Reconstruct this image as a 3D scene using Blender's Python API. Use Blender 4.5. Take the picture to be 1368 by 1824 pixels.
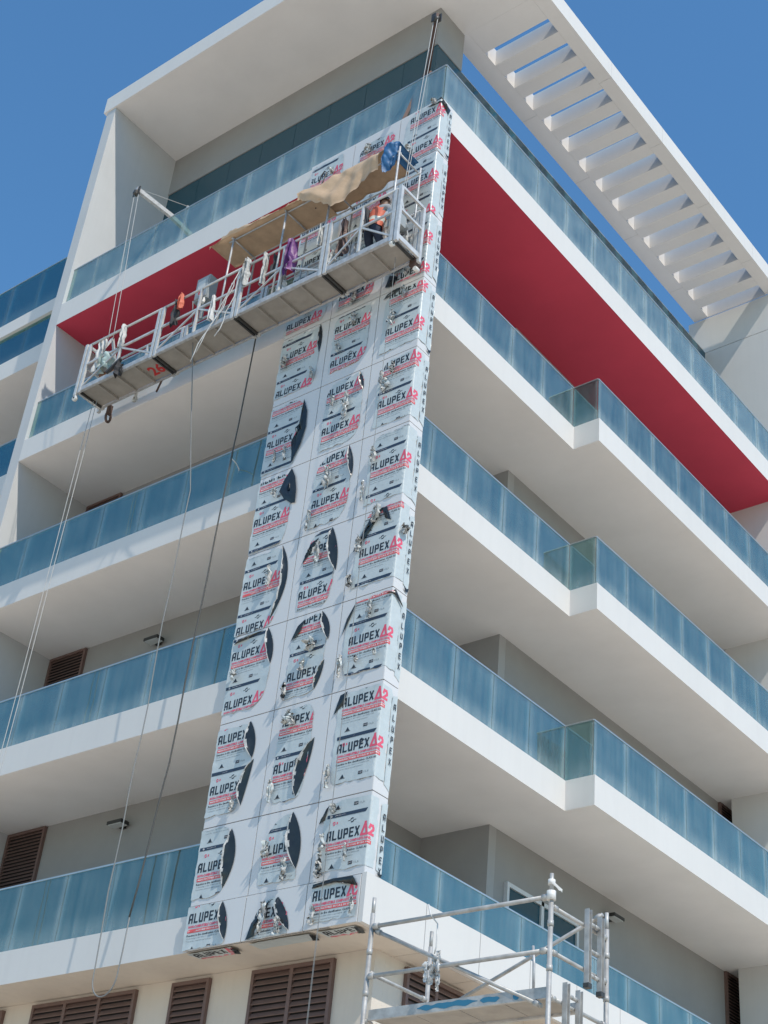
import bpy, math, random
from mathutils import Vector, Matrix, noise
R = random.Random(7)
for o in list(bpy.data.objects): bpy.data.objects.remove(o, do_unlink=True)
S = bpy.context.scene; COL = S.collection

# ------------------------------------------------------------------ camera
def cam_axes(yaw, pitch, roll):
    f = Vector((-math.sin(yaw)*math.cos(pitch), math.cos(yaw)*math.cos(pitch), math.sin(pitch)))
    r = f.cross(Vector((0, 0, 1))).normalized(); u = r.cross(f)
    return (r*math.cos(roll)+u*math.sin(roll), -r*math.sin(roll)+u*math.cos(roll), f)
cd = bpy.data.cameras.new('camera'); co = bpy.data.objects.new('camera', cd); COL.objects.link(co)
r_, u_, f_ = cam_axes(0.72111, 0.5883, 0.10715)
co.matrix_world = Matrix(((r_.x, u_.x, -f_.x, 12.02905), (r_.y, u_.y, -f_.y, -13.50411), (r_.z, u_.z, -f_.z, 1.6), (0, 0, 0, 1)))
cd.sensor_fit = 'VERTICAL'; cd.sensor_height = 36; cd.lens = 2690.717/1824*36
cd.clip_start = .1; cd.clip_end = 5000
S.camera = co
S.render.resolution_x = 768; S.render.resolution_y = 1024

# ------------------------------------------------------------------ sky, sun, exposure
SUN = Vector((.80, -.262, 1.0)).normalized()          # towards the sun
w = bpy.data.worlds.new('World'); S.world = w; w.use_nodes = True
nt = w.node_tree; nt.nodes.clear()
sky = nt.nodes.new('ShaderNodeTexSky'); sky.sky_type = 'NISHITA'; sky.sun_disc = False
sky.sun_elevation = math.asin(SUN.z); sky.sun_rotation = math.atan2(SUN.x, SUN.y)
sky.altitude = 10; sky.air_density = 1.5; sky.dust_density = 0.; sky.ozone_density = 10.
bg = nt.nodes.new('ShaderNodeBackground'); bg.inputs[1].default_value = .12
ow = nt.nodes.new('ShaderNodeOutputWorld'); tint = nt.nodes.new('ShaderNodeVectorMath'); tint.operation = 'MULTIPLY'; tint.inputs[1].default_value = (.80, 1.03, 1.03)
nt.links.new(sky.outputs[0], tint.inputs[0]); nt.links.new(tint.outputs[0], bg.inputs[0]); nt.links.new(bg.outputs[0], ow.inputs[0])
sl = bpy.data.lights.new('sun', 'SUN'); sl.energy = 2.85; sl.angle = math.radians(.53); sl.color = (1, .915, .80)
so = bpy.data.objects.new('sun', sl); COL.objects.link(so); so.location = (20, -8, 40)
so.rotation_euler = SUN.to_track_quat('Z', 'Y').to_euler()
S.view_settings.view_transform = 'Standard'; S.view_settings.look = 'None'; S.view_settings.gamma = 1
S.view_settings.exposure = 0.42; S.view_settings.use_curve_mapping = False

# ------------------------------------------------------------------ materials
class NT:
    def __init__(s, name):
        s.m = bpy.data.materials.new(name); s.m.use_nodes = True; s.t = s.m.node_tree
        s.b = s.t.nodes['Principled BSDF']; s.out = s.t.nodes['Material Output']
    def n(s, typ, **kw):
        x = s.t.nodes.new(typ)
        for k, v in kw.items():
            if k.startswith('i_'): x.inputs[int(k[2:])].default_value = v
            else: setattr(x, k, v)
        return x
    def l(s, a, b): s.t.links.new(a, b)
def paint(name, col, rough=.6, var=.06, scale=1.5, bump=.15, bscale=60, metal=0., streak=0., spec=.35, coat=0.):
    q = NT(name); tc = q.n('ShaderNodeTexCoord')
    geo = q.n('ShaderNodeNewGeometry')
    n1 = q.n('ShaderNodeTexNoise'); n1.inputs['Scale'].default_value = scale; n1.inputs['Detail'].default_value = 7; n1.inputs['Roughness'].default_value = .62
    q.l(geo.outputs['Position'], n1.inputs['Vector'])
    mp = q.n('ShaderNodeMapRange'); mp.inputs[1].default_value = .3; mp.inputs[2].default_value = .7
    mp.inputs[3].default_value = 1-var; mp.inputs[4].default_value = 1+var*.6
    q.l(n1.outputs['Fac'], mp.inputs[0])
    fac = mp.outputs[0]
    if streak:
        mpp = q.n('ShaderNodeMapping'); mpp.inputs['Scale'].default_value = (5, 5, .35)
        q.l(geo.outputs['Position'], mpp.inputs['Vector'])
        n3 = q.n('ShaderNodeTexNoise'); n3.inputs['Scale'].default_value = 1.6; n3.inputs['Detail'].default_value = 6
        q.l(mpp.outputs[0], n3.inputs['Vector'])
        m3 = q.n('ShaderNodeMapRange'); m3.inputs[1].default_value = .48; m3.inputs[2].default_value = .75; m3.inputs[3].default_value = 1; m3.inputs[4].default_value = 1-streak
        q.l(n3.outputs['Fac'], m3.inputs[0])
        mm = q.n('ShaderNodeMath', operation='MULTIPLY'); q.l(fac, mm.inputs[0]); q.l(m3.outputs[0], mm.inputs[1]); fac = mm.outputs[0]
    vm = q.n('ShaderNodeVectorMath', operation='SCALE'); vm.inputs[0].default_value = col[:3]; q.l(fac, vm.inputs['Scale'])
    q.l(vm.outputs[0], q.b.inputs['Base Color'])
    q.b.inputs['Roughness'].default_value = rough; q.b.inputs['Metallic'].default_value = metal
    q.b.inputs['Specular IOR Level'].default_value = spec; q.b.inputs['Coat Weight'].default_value = coat
    if bump:
        n2 = q.n('ShaderNodeTexNoise'); n2.inputs['Scale'].default_value = bscale; n2.inputs['Detail'].default_value = 4
        q.l(geo.outputs['Position'], n2.inputs['Vector'])
        bp = q.n('ShaderNodeBump'); bp.inputs['Strength'].default_value = bump; bp.inputs['Distance'].default_value = .01
        q.l(n2.outputs['Fac'], bp.inputs['Height']); q.l(bp.outputs[0], q.b.inputs['Normal'])
    return q.m
def glassmat(name, trans, refl, dustcol=(.58, .66, .65), dust=.30, base=.30):
    q = NT(name); q.t.nodes.remove(q.b)
    uv = q.n('ShaderNodeUVMap'); sp = q.n('ShaderNodeSeparateXYZ'); q.l(uv.outputs[0], sp.inputs[0])
    a = q.n('ShaderNodeMath', operation='SUBTRACT', i_1=.5); q.l(sp.outputs[0], a.inputs[0])
    b = q.n('ShaderNodeMath', operation='ABSOLUTE'); q.l(a.outputs[0], b.inputs[0])
    e = q.n('ShaderNodeMapRange', interpolation_type='SMOOTHERSTEP'); e.inputs[1].default_value = .36; e.inputs[2].default_value = .5; e.inputs[3].default_value = 0; e.inputs[4].default_value = .45
    q.l(b.outputs[0], e.inputs[0])
    bt = q.n('ShaderNodeMapRange', interpolation_type='SMOOTHERSTEP'); bt.inputs[1].default_value = .45; bt.inputs[2].default_value = 0; bt.inputs[3].default_value = 0; bt.inputs[4].default_value = .5
    q.l(sp.outputs[1], bt.inputs[0])
    geo = q.n('ShaderNodeNewGeometry')
    mpp = q.n('ShaderNodeMapping'); mpp.inputs['Scale'].default_value = (7, 7, .7); q.l(geo.outputs['Position'], mpp.inputs['Vector'])
    n1 = q.n('ShaderNodeTexNoise'); n1.inputs['Scale'].default_value = 1.3; n1.inputs['Detail'].default_value = 7; q.l(mpp.outputs[0], n1.inputs['Vector'])
    n2 = q.n('ShaderNodeTexNoise'); n2.inputs['Scale'].default_value = 2.3; n2.inputs['Detail'].default_value = 5; q.l(geo.outputs['Position'], n2.inputs['Vector'])
    ad = q.n('ShaderNodeMath', operation='ADD'); q.l(e.outputs[0], ad.inputs[0]); q.l(bt.outputs[0], ad.inputs[1])
    ad2 = q.n('ShaderNodeMath', operation='ADD', i_1=base); q.l(ad.outputs[0], ad2.inputs[0])
    mu = q.n('ShaderNodeMath', operation='MULTIPLY'); n1b = q.n('ShaderNodeMapRange'); n1b.inputs[1].default_value = .3; n1b.inputs[2].default_value = .7; n1b.inputs[3].default_value = .34; n1b.inputs[4].default_value = .62; q.l(n1.outputs['Fac'], n1b.inputs[0])
    n2b = q.n('ShaderNodeMapRange'); n2b.inputs[1].default_value = .3; n2b.inputs[2].default_value = .7; n2b.inputs[3].default_value = .38; n2b.inputs[4].default_value = .6; q.l(n2.outputs['Fac'], n2b.inputs[0])
    q.l(ad2.outputs[0], mu.inputs[0]); q.l(n1b.outputs[0], mu.inputs[1])
    mu2 = q.n('ShaderNodeMath', operation='MULTIPLY'); q.l(mu.outputs[0], mu2.inputs[0]); q.l(n2b.outputs[0], mu2.inputs[1])
    mu3 = q.n('ShaderNodeMath', operation='MULTIPLY', i_1=dust*4, use_clamp=True); q.l(mu2.outputs[0], mu3.inputs[0])
    tr = q.n('ShaderNodeBsdfTransparent'); tr.inputs[0].default_value = (*trans, 1)
    gl = q.n('ShaderNodeBsdfGlossy'); gl.inputs[0].default_value = (*refl, 1); gl.inputs['Roughness'].default_value = .03
    oi = q.n('ShaderNodeObjectInfo')
    nb = q.n('ShaderNodeTexNoise'); nb.inputs['Scale'].default_value = .9; q.l(geo.outputs['Position'], nb.inputs['Vector'])
    bp = q.n('ShaderNodeBump'); bp.inputs['Strength'].default_value = .12; bp.inputs['Distance'].default_value = .05; q.l(nb.outputs['Fac'], bp.inputs['Height']); q.l(bp.outputs[0], gl.inputs['Normal'])
    fr = q.n('ShaderNodeLayerWeight'); fr.inputs['Blend'].default_value = .25
    fm = q.n('ShaderNodeMapRange'); fm.inputs[1].default_value = 0; fm.inputs[2].default_value = 1; fm.inputs[3].default_value = .24; fm.inputs[4].default_value = .95
    q.l(fr.outputs['Fresnel'], fm.inputs[0])
    m1 = q.n('ShaderNodeMixShader'); q.l(fm.outputs[0], m1.inputs[0]); q.l(tr.outputs[0], m1.inputs[1]); q.l(gl.outputs[0], m1.inputs[2])
    df = q.n('ShaderNodeBsdfDiffuse'); df.inputs[0].default_value = (*dustcol, 1)
    m2 = q.n('ShaderNodeMixShader'); q.l(mu3.outputs[0], m2.inputs[0]); q.l(m1.outputs[0], m2.inputs[1]); q.l(df.outputs[0], m2.inputs[2])
    q.l(m2.outputs[0], q.out.inputs[0])
    return q.m
def plain(name, col, rough=.5, metal=0., spec=.5, coat=0.):
    return paint(name, col, rough, .05, 6, 0, metal=metal, spec=spec, coat=coat)
M = {}
M['white'] = paint('white_paint', (.635, .622, .60), .55, .035, .5, .04, 40, streak=.025)
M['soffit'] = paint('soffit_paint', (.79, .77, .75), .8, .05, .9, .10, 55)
M['red'] = paint('red_soffit_paint', (.55, .05, .09), .6, .07, .9, .06, 55)
M['wallgrey'] = paint('grey_render', (.30, .295, .285), .85, .07, 1.1, .25, 70)
M['dkgrey'] = paint('dark_grey_render', (.36, .357, .35), .85, .08, 1.1, .25, 70)
M['fin'] = paint('pale_grey_render', (.50, .51, .515), .7, .05, .8, .1, 50, streak=.03)
M['beige'] = paint('beige_render', (.62, .56, .49), .85, .06, 1.0, .25, 70, streak=.05)
M['panel'] = paint('aluminium_composite_panel', (.62, .62, .62), .38, .025, .8, 0, spec=.5)
M['core'] = plain('panel_joint_dark', (.05, .05, .055), .7)
M['film'] = paint('protective_film', (.50, .55, .555), .34, .06, 9, .35, 14, spec=.6)
M['filmback'] = paint('film_dark_backing', (.02, .024, .026), .3, .3, 8, .35, 10, spec=.55)
M['filmscrap'] = paint('crumpled_film', (.50, .50, .485), .7, .45, 22, .25, 18, spec=.2)
M['ink'] = plain('print_black', (.022, .026, .035), .4)
M['navy'] = plain('print_navy', (.03, .045, .075), .4)
M['pink'] = plain('print_pink', (.70, .10, .16), .4)
M['redbar'] = plain('print_red', (.68, .10, .10), .4)
M['inkgrey'] = plain('print_grey', (.17, .20, .22), .4)
M['inkwhite'] = plain('print_white', (.75, .72, .72), .4)
M['glass'] = glassmat('blue_balustrade_glass', (.54, .70, .70), (.54, .88, .86), dust=.32, base=.32)
M['glassD'] = glassmat('grey_green_balustrade_glass', (.54, .68, .66), (.50, .74, .70), dust=.30, base=.30)
M['glassT'] = glassmat('clear_balustrade_glass', (.74, .85, .85), (.56, .86, .86), dust=.36, base=.50)
M['glassW'] = glassmat('wing_glass', (.45, .62, .64), (.52, .88, .90), dust=.15, base=.1)
q = NT('dark_glazing'); q.b.inputs['Base Color'].default_value = (.016, .07, .095, 1); q.b.inputs['Roughness'].default_value = .10; q.b.inputs['Specular IOR Level'].default_value = .35
M['glazing'] = q.m
M['rail'] = plain('brushed_rail', (.55, .57, .58), .35, .7)
M['alu'] = paint('aluminium_tube', (.62, .615, .60), .45, .2, 9, .15, 40, metal=.3)
M['galv'] = paint('galvanised_steel', (.50, .50, .50), .5, .25, 12, .2, 40, metal=.3)
M['scaf'] = paint('worn_scaffold_tube', (.45, .445, .43), .5, .3, 7, .2, 30, metal=.3)
M['deck'] = paint('dusty_deck_plate', (.36, .335, .30), .7, .14, 5, .25, 30, metal=.15)
M['dksteel'] = paint('dark_steel', (.09, .085, .08), .5, .25, 20, .2, 60, metal=.6)
M['rust'] = paint('brown_steel', (.11, .07, .06), .6, .25, 14, .2, 60, metal=.3)
M['rope'] = plain('steel_wire_rope', (.45, .45, .44), .6, .1)
M['dkcable'] = plain('dark_cable', (.07, .07, .065), .6)
M['grcable'] = plain('grey_cable', (.20, .21, .21), .6)
M['kraft'] = paint('kraft_cardboard', (.52, .37, .245), .8, .16, 5, .3, 20)
M['blue'] = paint('blue_tarpaulin', (.03, .13, .30), .5, .25, 9, .5, 16)
M['purple'] = paint('purple_plastic', (.15, .045, .19), .45, .25, 14, .5, 22)
M['louvre'] = paint('brown_louvre', (.16, .102, .088), .5, .12, 6, .1, 60)
M['louvrein'] = plain('louvre_void', (.02, .018, .018), .9)
M['lamp'] = plain('black_fitting', (.03, .03, .03), .5)
M['lens'] = plain('frosted_lens', (.55, .56, .54), .4)
M['rag'] = paint('white_rag', (.62, .62, .61), .7, .2, 16, .4, 20)
M['dkrag'] = paint('dark_rag', (.06, .06, .065), .8, .3, 16, .4, 20)
M['teal'] = paint('pale_green_sheet', (.40, .50, .48), .5, .2, 10, .4, 16)
M['brownbox'] = paint('brown_board', (.33, .17, .10), .8, .12, 8, .2, 20)
M['boxgrey'] = paint('grey_enclosure', (.33, .36, .37), .45, .1, 12, .1, 60)
M['redlamp'] = plain('red_button', (.65, .03, .02), .35)
M['wheel'] = plain('white_nylon', (.70, .69, .66), .5)
M['tape'] = paint('white_tape', (.70, .69, .66), .55, .15, 20, .3, 30)
M['blueink'] = plain('blue_spray_paint', (.03, .17, .28), .6)
M['redspray'] = plain('red_spray_paint', (.48, .03, .03), .6)
M['skin'] = plain('skin', (.20, .11, .075), .55)
M['hair'] = plain('dark_hair', (.02, .016, .014), .7)
M['shirt'] = paint('grey_shirt', (.34, .35, .37), .85, .2, 20, .3, 30)
M['trouser'] = paint('dark_blue_trousers', (.035, .045, .075), .85, .2, 20, .3, 30)
M['vest'] = paint('orange_vest', (.62, .15, .09), .6, .12, 16, .2, 30)
M['stripe'] = plain('silver_tape', (.62, .62, .55), .4)
M['shoe'] = plain('shoe_leather', (.03, .025, .02), .6)
M['sand'] = paint('sandy_ground', (.70, .59, .455), .95, .15, .12, .3, 3)
M['frame'] = plain('white_window_frame', (.62, .63, .63), .45)

# ------------------------------------------------------------------ mesh helpers
ORG = {}
class MB:
    def __init__(s): s.v = []; s.f = []; s.m = []; s.uv = {}; s.sm = []
    def face(s, pts, mat=0, uv=None, smooth=False):
        i = len(s.v); s.v += [tuple(p) for p in pts]; s.f.append(tuple(range(i, i+len(pts)))); s.m.append(mat); s.sm.append(smooth)
        if uv: s.uv[len(s.f)-1] = uv
    def box(s, x0, x1, y0, y1, z0, z1, mat=0, bot=None):
        i = len(s.v)
        s.v += [(x0, y0, z0), (x1, y0, z0), (x1, y1, z0), (x0, y1, z0), (x0, y0, z1), (x1, y0, z1), (x1, y1, z1), (x0, y1, z1)]
        for k, f in enumerate(((3, 2, 1, 0), (4, 5, 6, 7), (0, 1, 5, 4), (1, 2, 6, 5), (2, 3, 7, 6), (3, 0, 4, 7))):
            s.f.append(tuple(i+a for a in f)); s.m.append(bot if (k == 0 and bot is not None) else mat); s.sm.append(False)
        return s
    def bar(s, p, q, w, h=None, mat=0, up=(0, 0, 1)):
        h = h or w; p = Vector(p); q = Vector(q); d = (q-p).normalized(); a = d.cross(Vector(up))
        if a.length < .01: a = d.cross(Vector((1, 0, 0)))
        a.normalize(); b = a.cross(d); i = len(s.v)
        for c in (p, q):
            for sx, sy in ((-1, -1), (1, -1), (1, 1), (-1, 1)): s.v.append(tuple(c+a*sx*w/2+b*sy*h/2))
        for f in ((3, 2, 1, 0), (4, 5, 6, 7), (0, 1, 5, 4), (1, 2, 6, 5), (2, 3, 7, 6), (3, 0, 4, 7)):
            s.f.append(tuple(i+k for k in f)); s.m.append(mat); s.sm.append(False)
        return s
    def tube(s, pts, r, n=6, mat=0, cap=True):
        pts = [Vector(p) for p in pts]; i0 = len(s.v); N = len(pts)
        rr = r if isinstance(r, (list, tuple)) else [r]*N
        a = None
        for k, p in enumerate(pts):
            d = (pts[min(k+1, N-1)]-pts[max(k-1, 0)]).normalized()
            if a is None:
                a = d.cross(Vector((0, 0, 1)))
                if a.length < .05: a = d.cross(Vector((1, 0, 0)))
            a = (a-d*a.dot(d)).normalized(); b = d.cross(a)
            for j in range(n):
                t = 2*math.pi*j/n; s.v.append(tuple(p+(a*math.cos(t)+b*math.sin(t))*rr[k]))
        for k in range(N-1):
            for j in range(n):
                j2 = (j+1) % n
                s.f.append((i0+k*n+j, i0+k*n+j2, i0+(k+1)*n+j2, i0+(k+1)*n+j)); s.m.append(mat); s.sm.append(True)
        if cap:
            s.f.append(tuple(i0+j for j in range(n))[::-1]); s.m.append(mat); s.sm.append(False)
            s.f.append(tuple(i0+(N-1)*n+j for j in range(n))); s.m.append(mat); s.sm.append(False)
        return s
    def prism(s, poly, z0, z1, mat=0, bot=None):
        n = len(poly); i = len(s.v)
        s.v += [(x, y, z0) for x, y in poly]+[(x, y, z1) for x, y in poly]
        s.f.append(tuple(range(i+n-1, i-1, -1))); s.m.append(mat if bot is None else bot); s.sm.append(False)
        s.f.append(tuple(range(i+n, i+2*n))); s.m.append(mat); s.sm.append(False)
        for k in range(n):
            k2 = (k+1) % n; s.f.append((i+k, i+k2, i+n+k2, i+n+k)); s.m.append(mat); s.sm.append(False)
        return s
    def grid(s, fn, nu, nv, mat=0, smooth=True):
        i = len(s.v)
        for b in range(nv+1):
            for a in range(nu+1): s.v.append(tuple(fn(a/nu, b/nv)))
        for b in range(nv):
            for a in range(nu):
                k = i+b*(nu+1)+a; s.f.append((k, k+1, k+nu+2, k+nu+1)); s.m.append(mat); s.sm.append(smooth)
        return s
    def mesh(s, name, mats, org):
        me = bpy.data.meshes.new(name)
        me.from_pydata([(v[0]-org[0], v[1]-org[1], v[2]-org[2]) for v in s.v], [], s.f)
        for m in mats: me.materials.append(M[m] if isinstance(m, str) else m)
        me.polygons.foreach_set('material_index', s.m); me.polygons.foreach_set('use_smooth', s.sm)
        if s.uv:
            ul = me.uv_layers.new(name='UVMap')
            for fi, uv in s.uv.items():
                for li, c in zip(me.polygons[fi].loop_indices, uv): ul.data[li].uv = c
        me.update(); return me
    def build(s, name, mats, parent=None, org=None, **kw):
        if isinstance(mats, str): mats = [mats]
        if org is None:
            lo = [min(v[k] for v in s.v) for k in range(3)]; hi = [max(v[k] for v in s.v) for k in range(3)]
            org = ((lo[0]+hi[0])/2, (lo[1]+hi[1])/2, lo[2])
        return link(name, s.mesh(name, mats, org), org, parent, **kw)
def link(name, me, org, parent=None, **kw):
    o = bpy.data.objects.new(name, me); COL.objects.link(o); ORG[o.name] = Vector(org)
    if parent is not None:
        o.parent = parent; o.location = Vector(org)-ORG[parent.name]
    else: o.location = org
    for k, v in kw.items(): o[k] = v
    return o
def thing(name, loc, label, cat, group=None):
    o = link(name, None, loc); o['label'] = label; o['category'] = cat
    if group: o['group'] = group
    return o
SHARE = {}
def piece(name, dims, mat, centre, parent, uvaxis=None, **kw):
    """a box piece whose mesh is shared between equal sizes; centre is the box centre"""
    key = (tuple(round(d, 4) for d in dims), mat, uvaxis)
    if key not in SHARE:
        b = MB(); x, y, z = (d/2 for d in dims); b.box(-x, x, -y, y, -z, z)
        if uvaxis is not None:
            for fi, f in enumerate(b.f):
                b.uv[fi] = [((b.v[i][uvaxis]/dims[uvaxis]+.5), b.v[i][2]/dims[2]+.5) for i in f]
        SHARE[key] = b.mesh(name, [mat], (0, 0, 0))
    return link(name, SHARE[key], centre, parent, **kw)

# ------------------------------------------------------------------ ground
g = MB(); g.box(-1500, 1500, -1500, 1500, -.5, 0); g.build('ground', 'sand', kind='structure')

# ------------------------------------------------------------------ building
XF, N1, D, YE = -9.376, 5.171, .537, 13.066
XT = .512
B = thing('apartment_building', (0, 0, 0), 'white corner apartment block with blue glass balconies and a red soffit', 'building')
LV = {'D': 7.52, 'C': 11.055, 'B': 14.555, 'A': 18.055, 'T': 21.545}
HF = .507; HG = .987; GI = .086
def seg_panels(slab, axis, a, b, fixed, z0, z1, pitch, start, mat='glass', thick=.017):
    """glass panels along an axis from a to b with joints at start+k*pitch"""
    cuts = [a]; k = math.ceil((a-start)/pitch-1e-6); c = start+k*pitch
    while c < b-.12:
        if c > a+.12: cuts.append(c)
        c += pitch
    cuts.append(b)
    for p, q in zip(cuts[:-1], cuts[1:]):
        L = q-p-.012; mid = (p+q)/2
        if axis == 0: piece('glass_panel', (L, thick, z1-z0), mat, (mid, fixed, (z0+z1)/2), slab, 0)
        else: piece('glass_panel', (thick, L, z1-z0), mat, (fixed, mid, (z0+z1)/2), slab, 1)
def rail(slab, pts, z):
    m = MB()
    for p, q in zip(pts[:-1], pts[1:]):
        m.bar((*p, z), (*q, z), .034, .022)
    m.build('handrail', 'rail', slab)
# typical balconies
for lv in 'ABC':
    zb = LV[lv]; zt = zb+HF; gt = zt+HG
    m = MB(); m.prism([(XF, 0), (0, 0), (0, N1), (D, N1), (D, 17), (XF, 17)], zb, zt, 0, 1)
    sl_ = m.build('balcony_slab', ['white', 'soffit'], B)
    z0 = zt-.0+.002
    seg_panels(sl_, 0, XF+.004, -2.44, GI, z0, gt, 1.03, -7.46)
    seg_panels(sl_, 1, .26, N1+GI-.012, -GI, z0, gt, 1.0, .22)
    seg_panels(sl_, 0, -GI+.012, D-GI-.012, N1+GI, z0, gt, 3, 9)
    seg_panels(sl_, 1, N1+GI+.004, 16.8, D-GI, z0, gt, 1.0, .26)
    rail(sl_, [(XF, GI), (-2.42, GI)], gt+.011)
    rail(sl_, [(-GI, .25), (-GI, N1+GI), (D-GI, N1+GI), (D-GI, 16.8)], gt+.011)
# terrace
zb = LV['T']; zt = zb+.571; gt = zt+1.016
m = MB(); m.prism([(XF, 0), (XT, 0), (XT, 17), (XF, 17)], zb, zt, 0, 1)
st = m.build('terrace_slab', ['white', 'red'], B)
seg_panels(st, 0, XF+.004, XT-GI-.012, GI, zt+.002, gt, .86, -8.588, 'glassT')
seg_panels(st, 1, GI+.004, 16.8, XT-GI, zt+.002, gt, 1.0, .05, 'glassT')
rail(st, [(XF, GI), (XT-GI, GI), (XT-GI, 16.8)], gt+.011)
# first floor band
zb = LV['D']
m = MB(); m.prism([(XF, -.02), (.5, -.02), (.5, 17), (XF, 17)], zb+.012, 8.032, 0, 1)
sd = m.build('balcony_slab', ['white', 'beige'], B)
seg_panels(sd, 0, XF+.004, -2.44, GI-.02, 8.034, 9.06, 1.03, -7.30, 'glassD')
seg_panels(sd, 1, .26, 16.8, -GI, 8.034, 9.06, 1.0, .22)
rail(sd, [(XF, GI-.02), (-2.42, GI-.02)], 9.071); rail(sd, [(-GI, .25), (-GI, 16.8)], 9.071)
jy = [-.086]+[1.145+1.185*k for k in range(14)]
for a, b in zip(jy[:-1], jy[1:]):
    piece('fascia_panel', (.0725, b-a-.012, .619), 'white', (.5775-.03625, (a+b)/2, zb+.3095), sd)
for a, b in zip(jy[:-1], jy[1:]):
    piece('soffit_panel', (.44, b-a-.012, .0095), 'beige', (.2775, (a+b)/2, zb+.0053), sd)
m = MB(); m.box(.46, .5, -.04, 16.8, 8.033, 8.136); m.build('upstand', 'white', sd)
# upper walls
def wall(name, boxes, mat):
    m = MB()
    for b in boxes: m.box(*b)
    return m.build(name, mat, B)
wall('rear_wall', [(XF+.001, -2.74, 1.85, 2.05, 7.6, 21.6)], 'wallgrey')
wall('rear_wall', [(-2.94, -2.74, 2.051, 5.1, 7.6, 21.6)], 'wallgrey')
wall('rear_wall', [(-2.93, -1.37, 5.101, 5.3, 7.6, 21.6)], 'dkgrey')
wall('rear_wall', [(-1.57, -1.37, 5.301, 13.9, 7.6, 21.6)], 'wallgrey')
wall('recess_wall', [(-1.369, -1.06, 13.72, 13.9, 7.6, 21.6)], 'white')
wall('end_wall', [(-1.06, .40, YE, 14.2, 7.6, 21.6)], 'white')
ew = wall('terrace_end_wall', [(-1.95, .40, 13.60, 13.9, 22.0, 28.1)], 'core')
piece('wall_panel', (2.37, .03, 5.0), 'white', (-.775, 13.585, 24.51), ew)
piece('wall_panel', (2.37, .03, 1.12), 'white', (-.775, 13.585, 27.586), ew)
# fin
wall('fin_wall', [(-9.66, XF, .0+.001, 2.6, 0, 28.185)], 'fin')
# terrace glazing, dark, with the grey wall over it on the left side
tg = wall('terrace_wall', [(XF+.001, -1.5, 1.98, 2.84, 27.035, 28.185)], 'wallgrey')
x = XF+.001; k = 0
while x < -1.52:
    x1 = min(x+1.0, -1.5)
    piece('glazing_panel', (round(x1-x-.008, 3), .03, 4.91), 'glazing', ((x+x1)/2, 2.02, 22.12+2.455), B); x = x1
y = 2.02
while y < 13.55:
    y1 = min(y+1.3, 13.56)
    piece('glazing_panel', (.03, round(y1-y-.008, 3), 4.91), 'glazing', (-1.535, (y+y1)/2, 22.12+2.455), B); y = y1
m = MB(); m.box(-1.55, -1.52, 2.86, 13.5, 27.033, 27.05); m.build('glazing_cap', 'rail', B)
# roof frame with pergola slots
zr = 28.189; zq = zr+.496
m = MB(); m.box(-9.765, .52, -.033, 2.84, zr, zq, 0, 1)
roof = m.build('roof', ['white', 'soffit'], B)
y0s = [3.47+.7465*k for k in range(14)]; y1s = [a+.40 for a in y0s]
ed = [2.842, *[y1s[k]+.173 for k in (2, 5, 8, 11)], 13.60]
def roofbox(name, x0, x1, y0, y1):
    key = ('rf', round(x1-x0, 3), round(y1-y0, 3)); c = ((x0+x1)/2, (y0+y1)/2, zr)
    if key not in SHARE:
        b = MB(); b.box(-(x1-x0)/2, (x1-x0)/2, -(y1-y0)/2, (y1-y0)/2, 0, .495, 0, 1); SHARE[key] = b.mesh(name, ['white', 'soffit'], (0, 0, 0))
    link(name, SHARE[key], c, roof)
for a, b in zip(ed[:-1], ed[1:]):
    roofbox('edge_panel', -1.80, -1.413, a, b-.006); roofbox('edge_panel', .203, .52, a, b-.006)
ba = [2.842]+y1s[:-1]; bb = y0s
for a, b in zip(ba, bb): roofbox('pergola_beam', -1.41, .20, a, b)
roofbox('pergola_beam', -1.41, .20, y1s[-1], 13.60)
# side wing beyond the fin
WY = .57
wing = [(-18, WY), (-9.661, WY), (-9.661, 6), (-18, 6)]
for lv in 'CBAT':
    zb = LV[lv]-.03; zt = zb+.52
    m = MB(); m.prism(wing, zb, zt, 0, 1); ws = m.build('balcony_slab', ['white', 'soffit'], B)
    seg_panels(ws, 0, -18, -9.67, WY+.08, zt+.002, zt+(.93 if lv == 'T' else .97), 1.05, -10.4, 'glassW')
    if lv != 'T': rail(ws, [(-18, WY+.08), (-9.67, WY+.08)], zt+.981)
m = MB(); m.box(-18, -9.663, WY, 6, 22.96, 23.33, 0, 0); wr = m.build('parapet_beam', ['white'], B)
seg_panels(wr, 0, -18, -9.67, WY+.08, 23.332, 24.64, 1.05, -10.4, 'glassW'); rail(wr, [(-18, WY+.08), (-9.67, WY+.08)], 24.651)
wall('rear_wall', [(-18, -9.663, 2.5, 2.7, 7.6, 22.97)], 'wallgrey')
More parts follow.
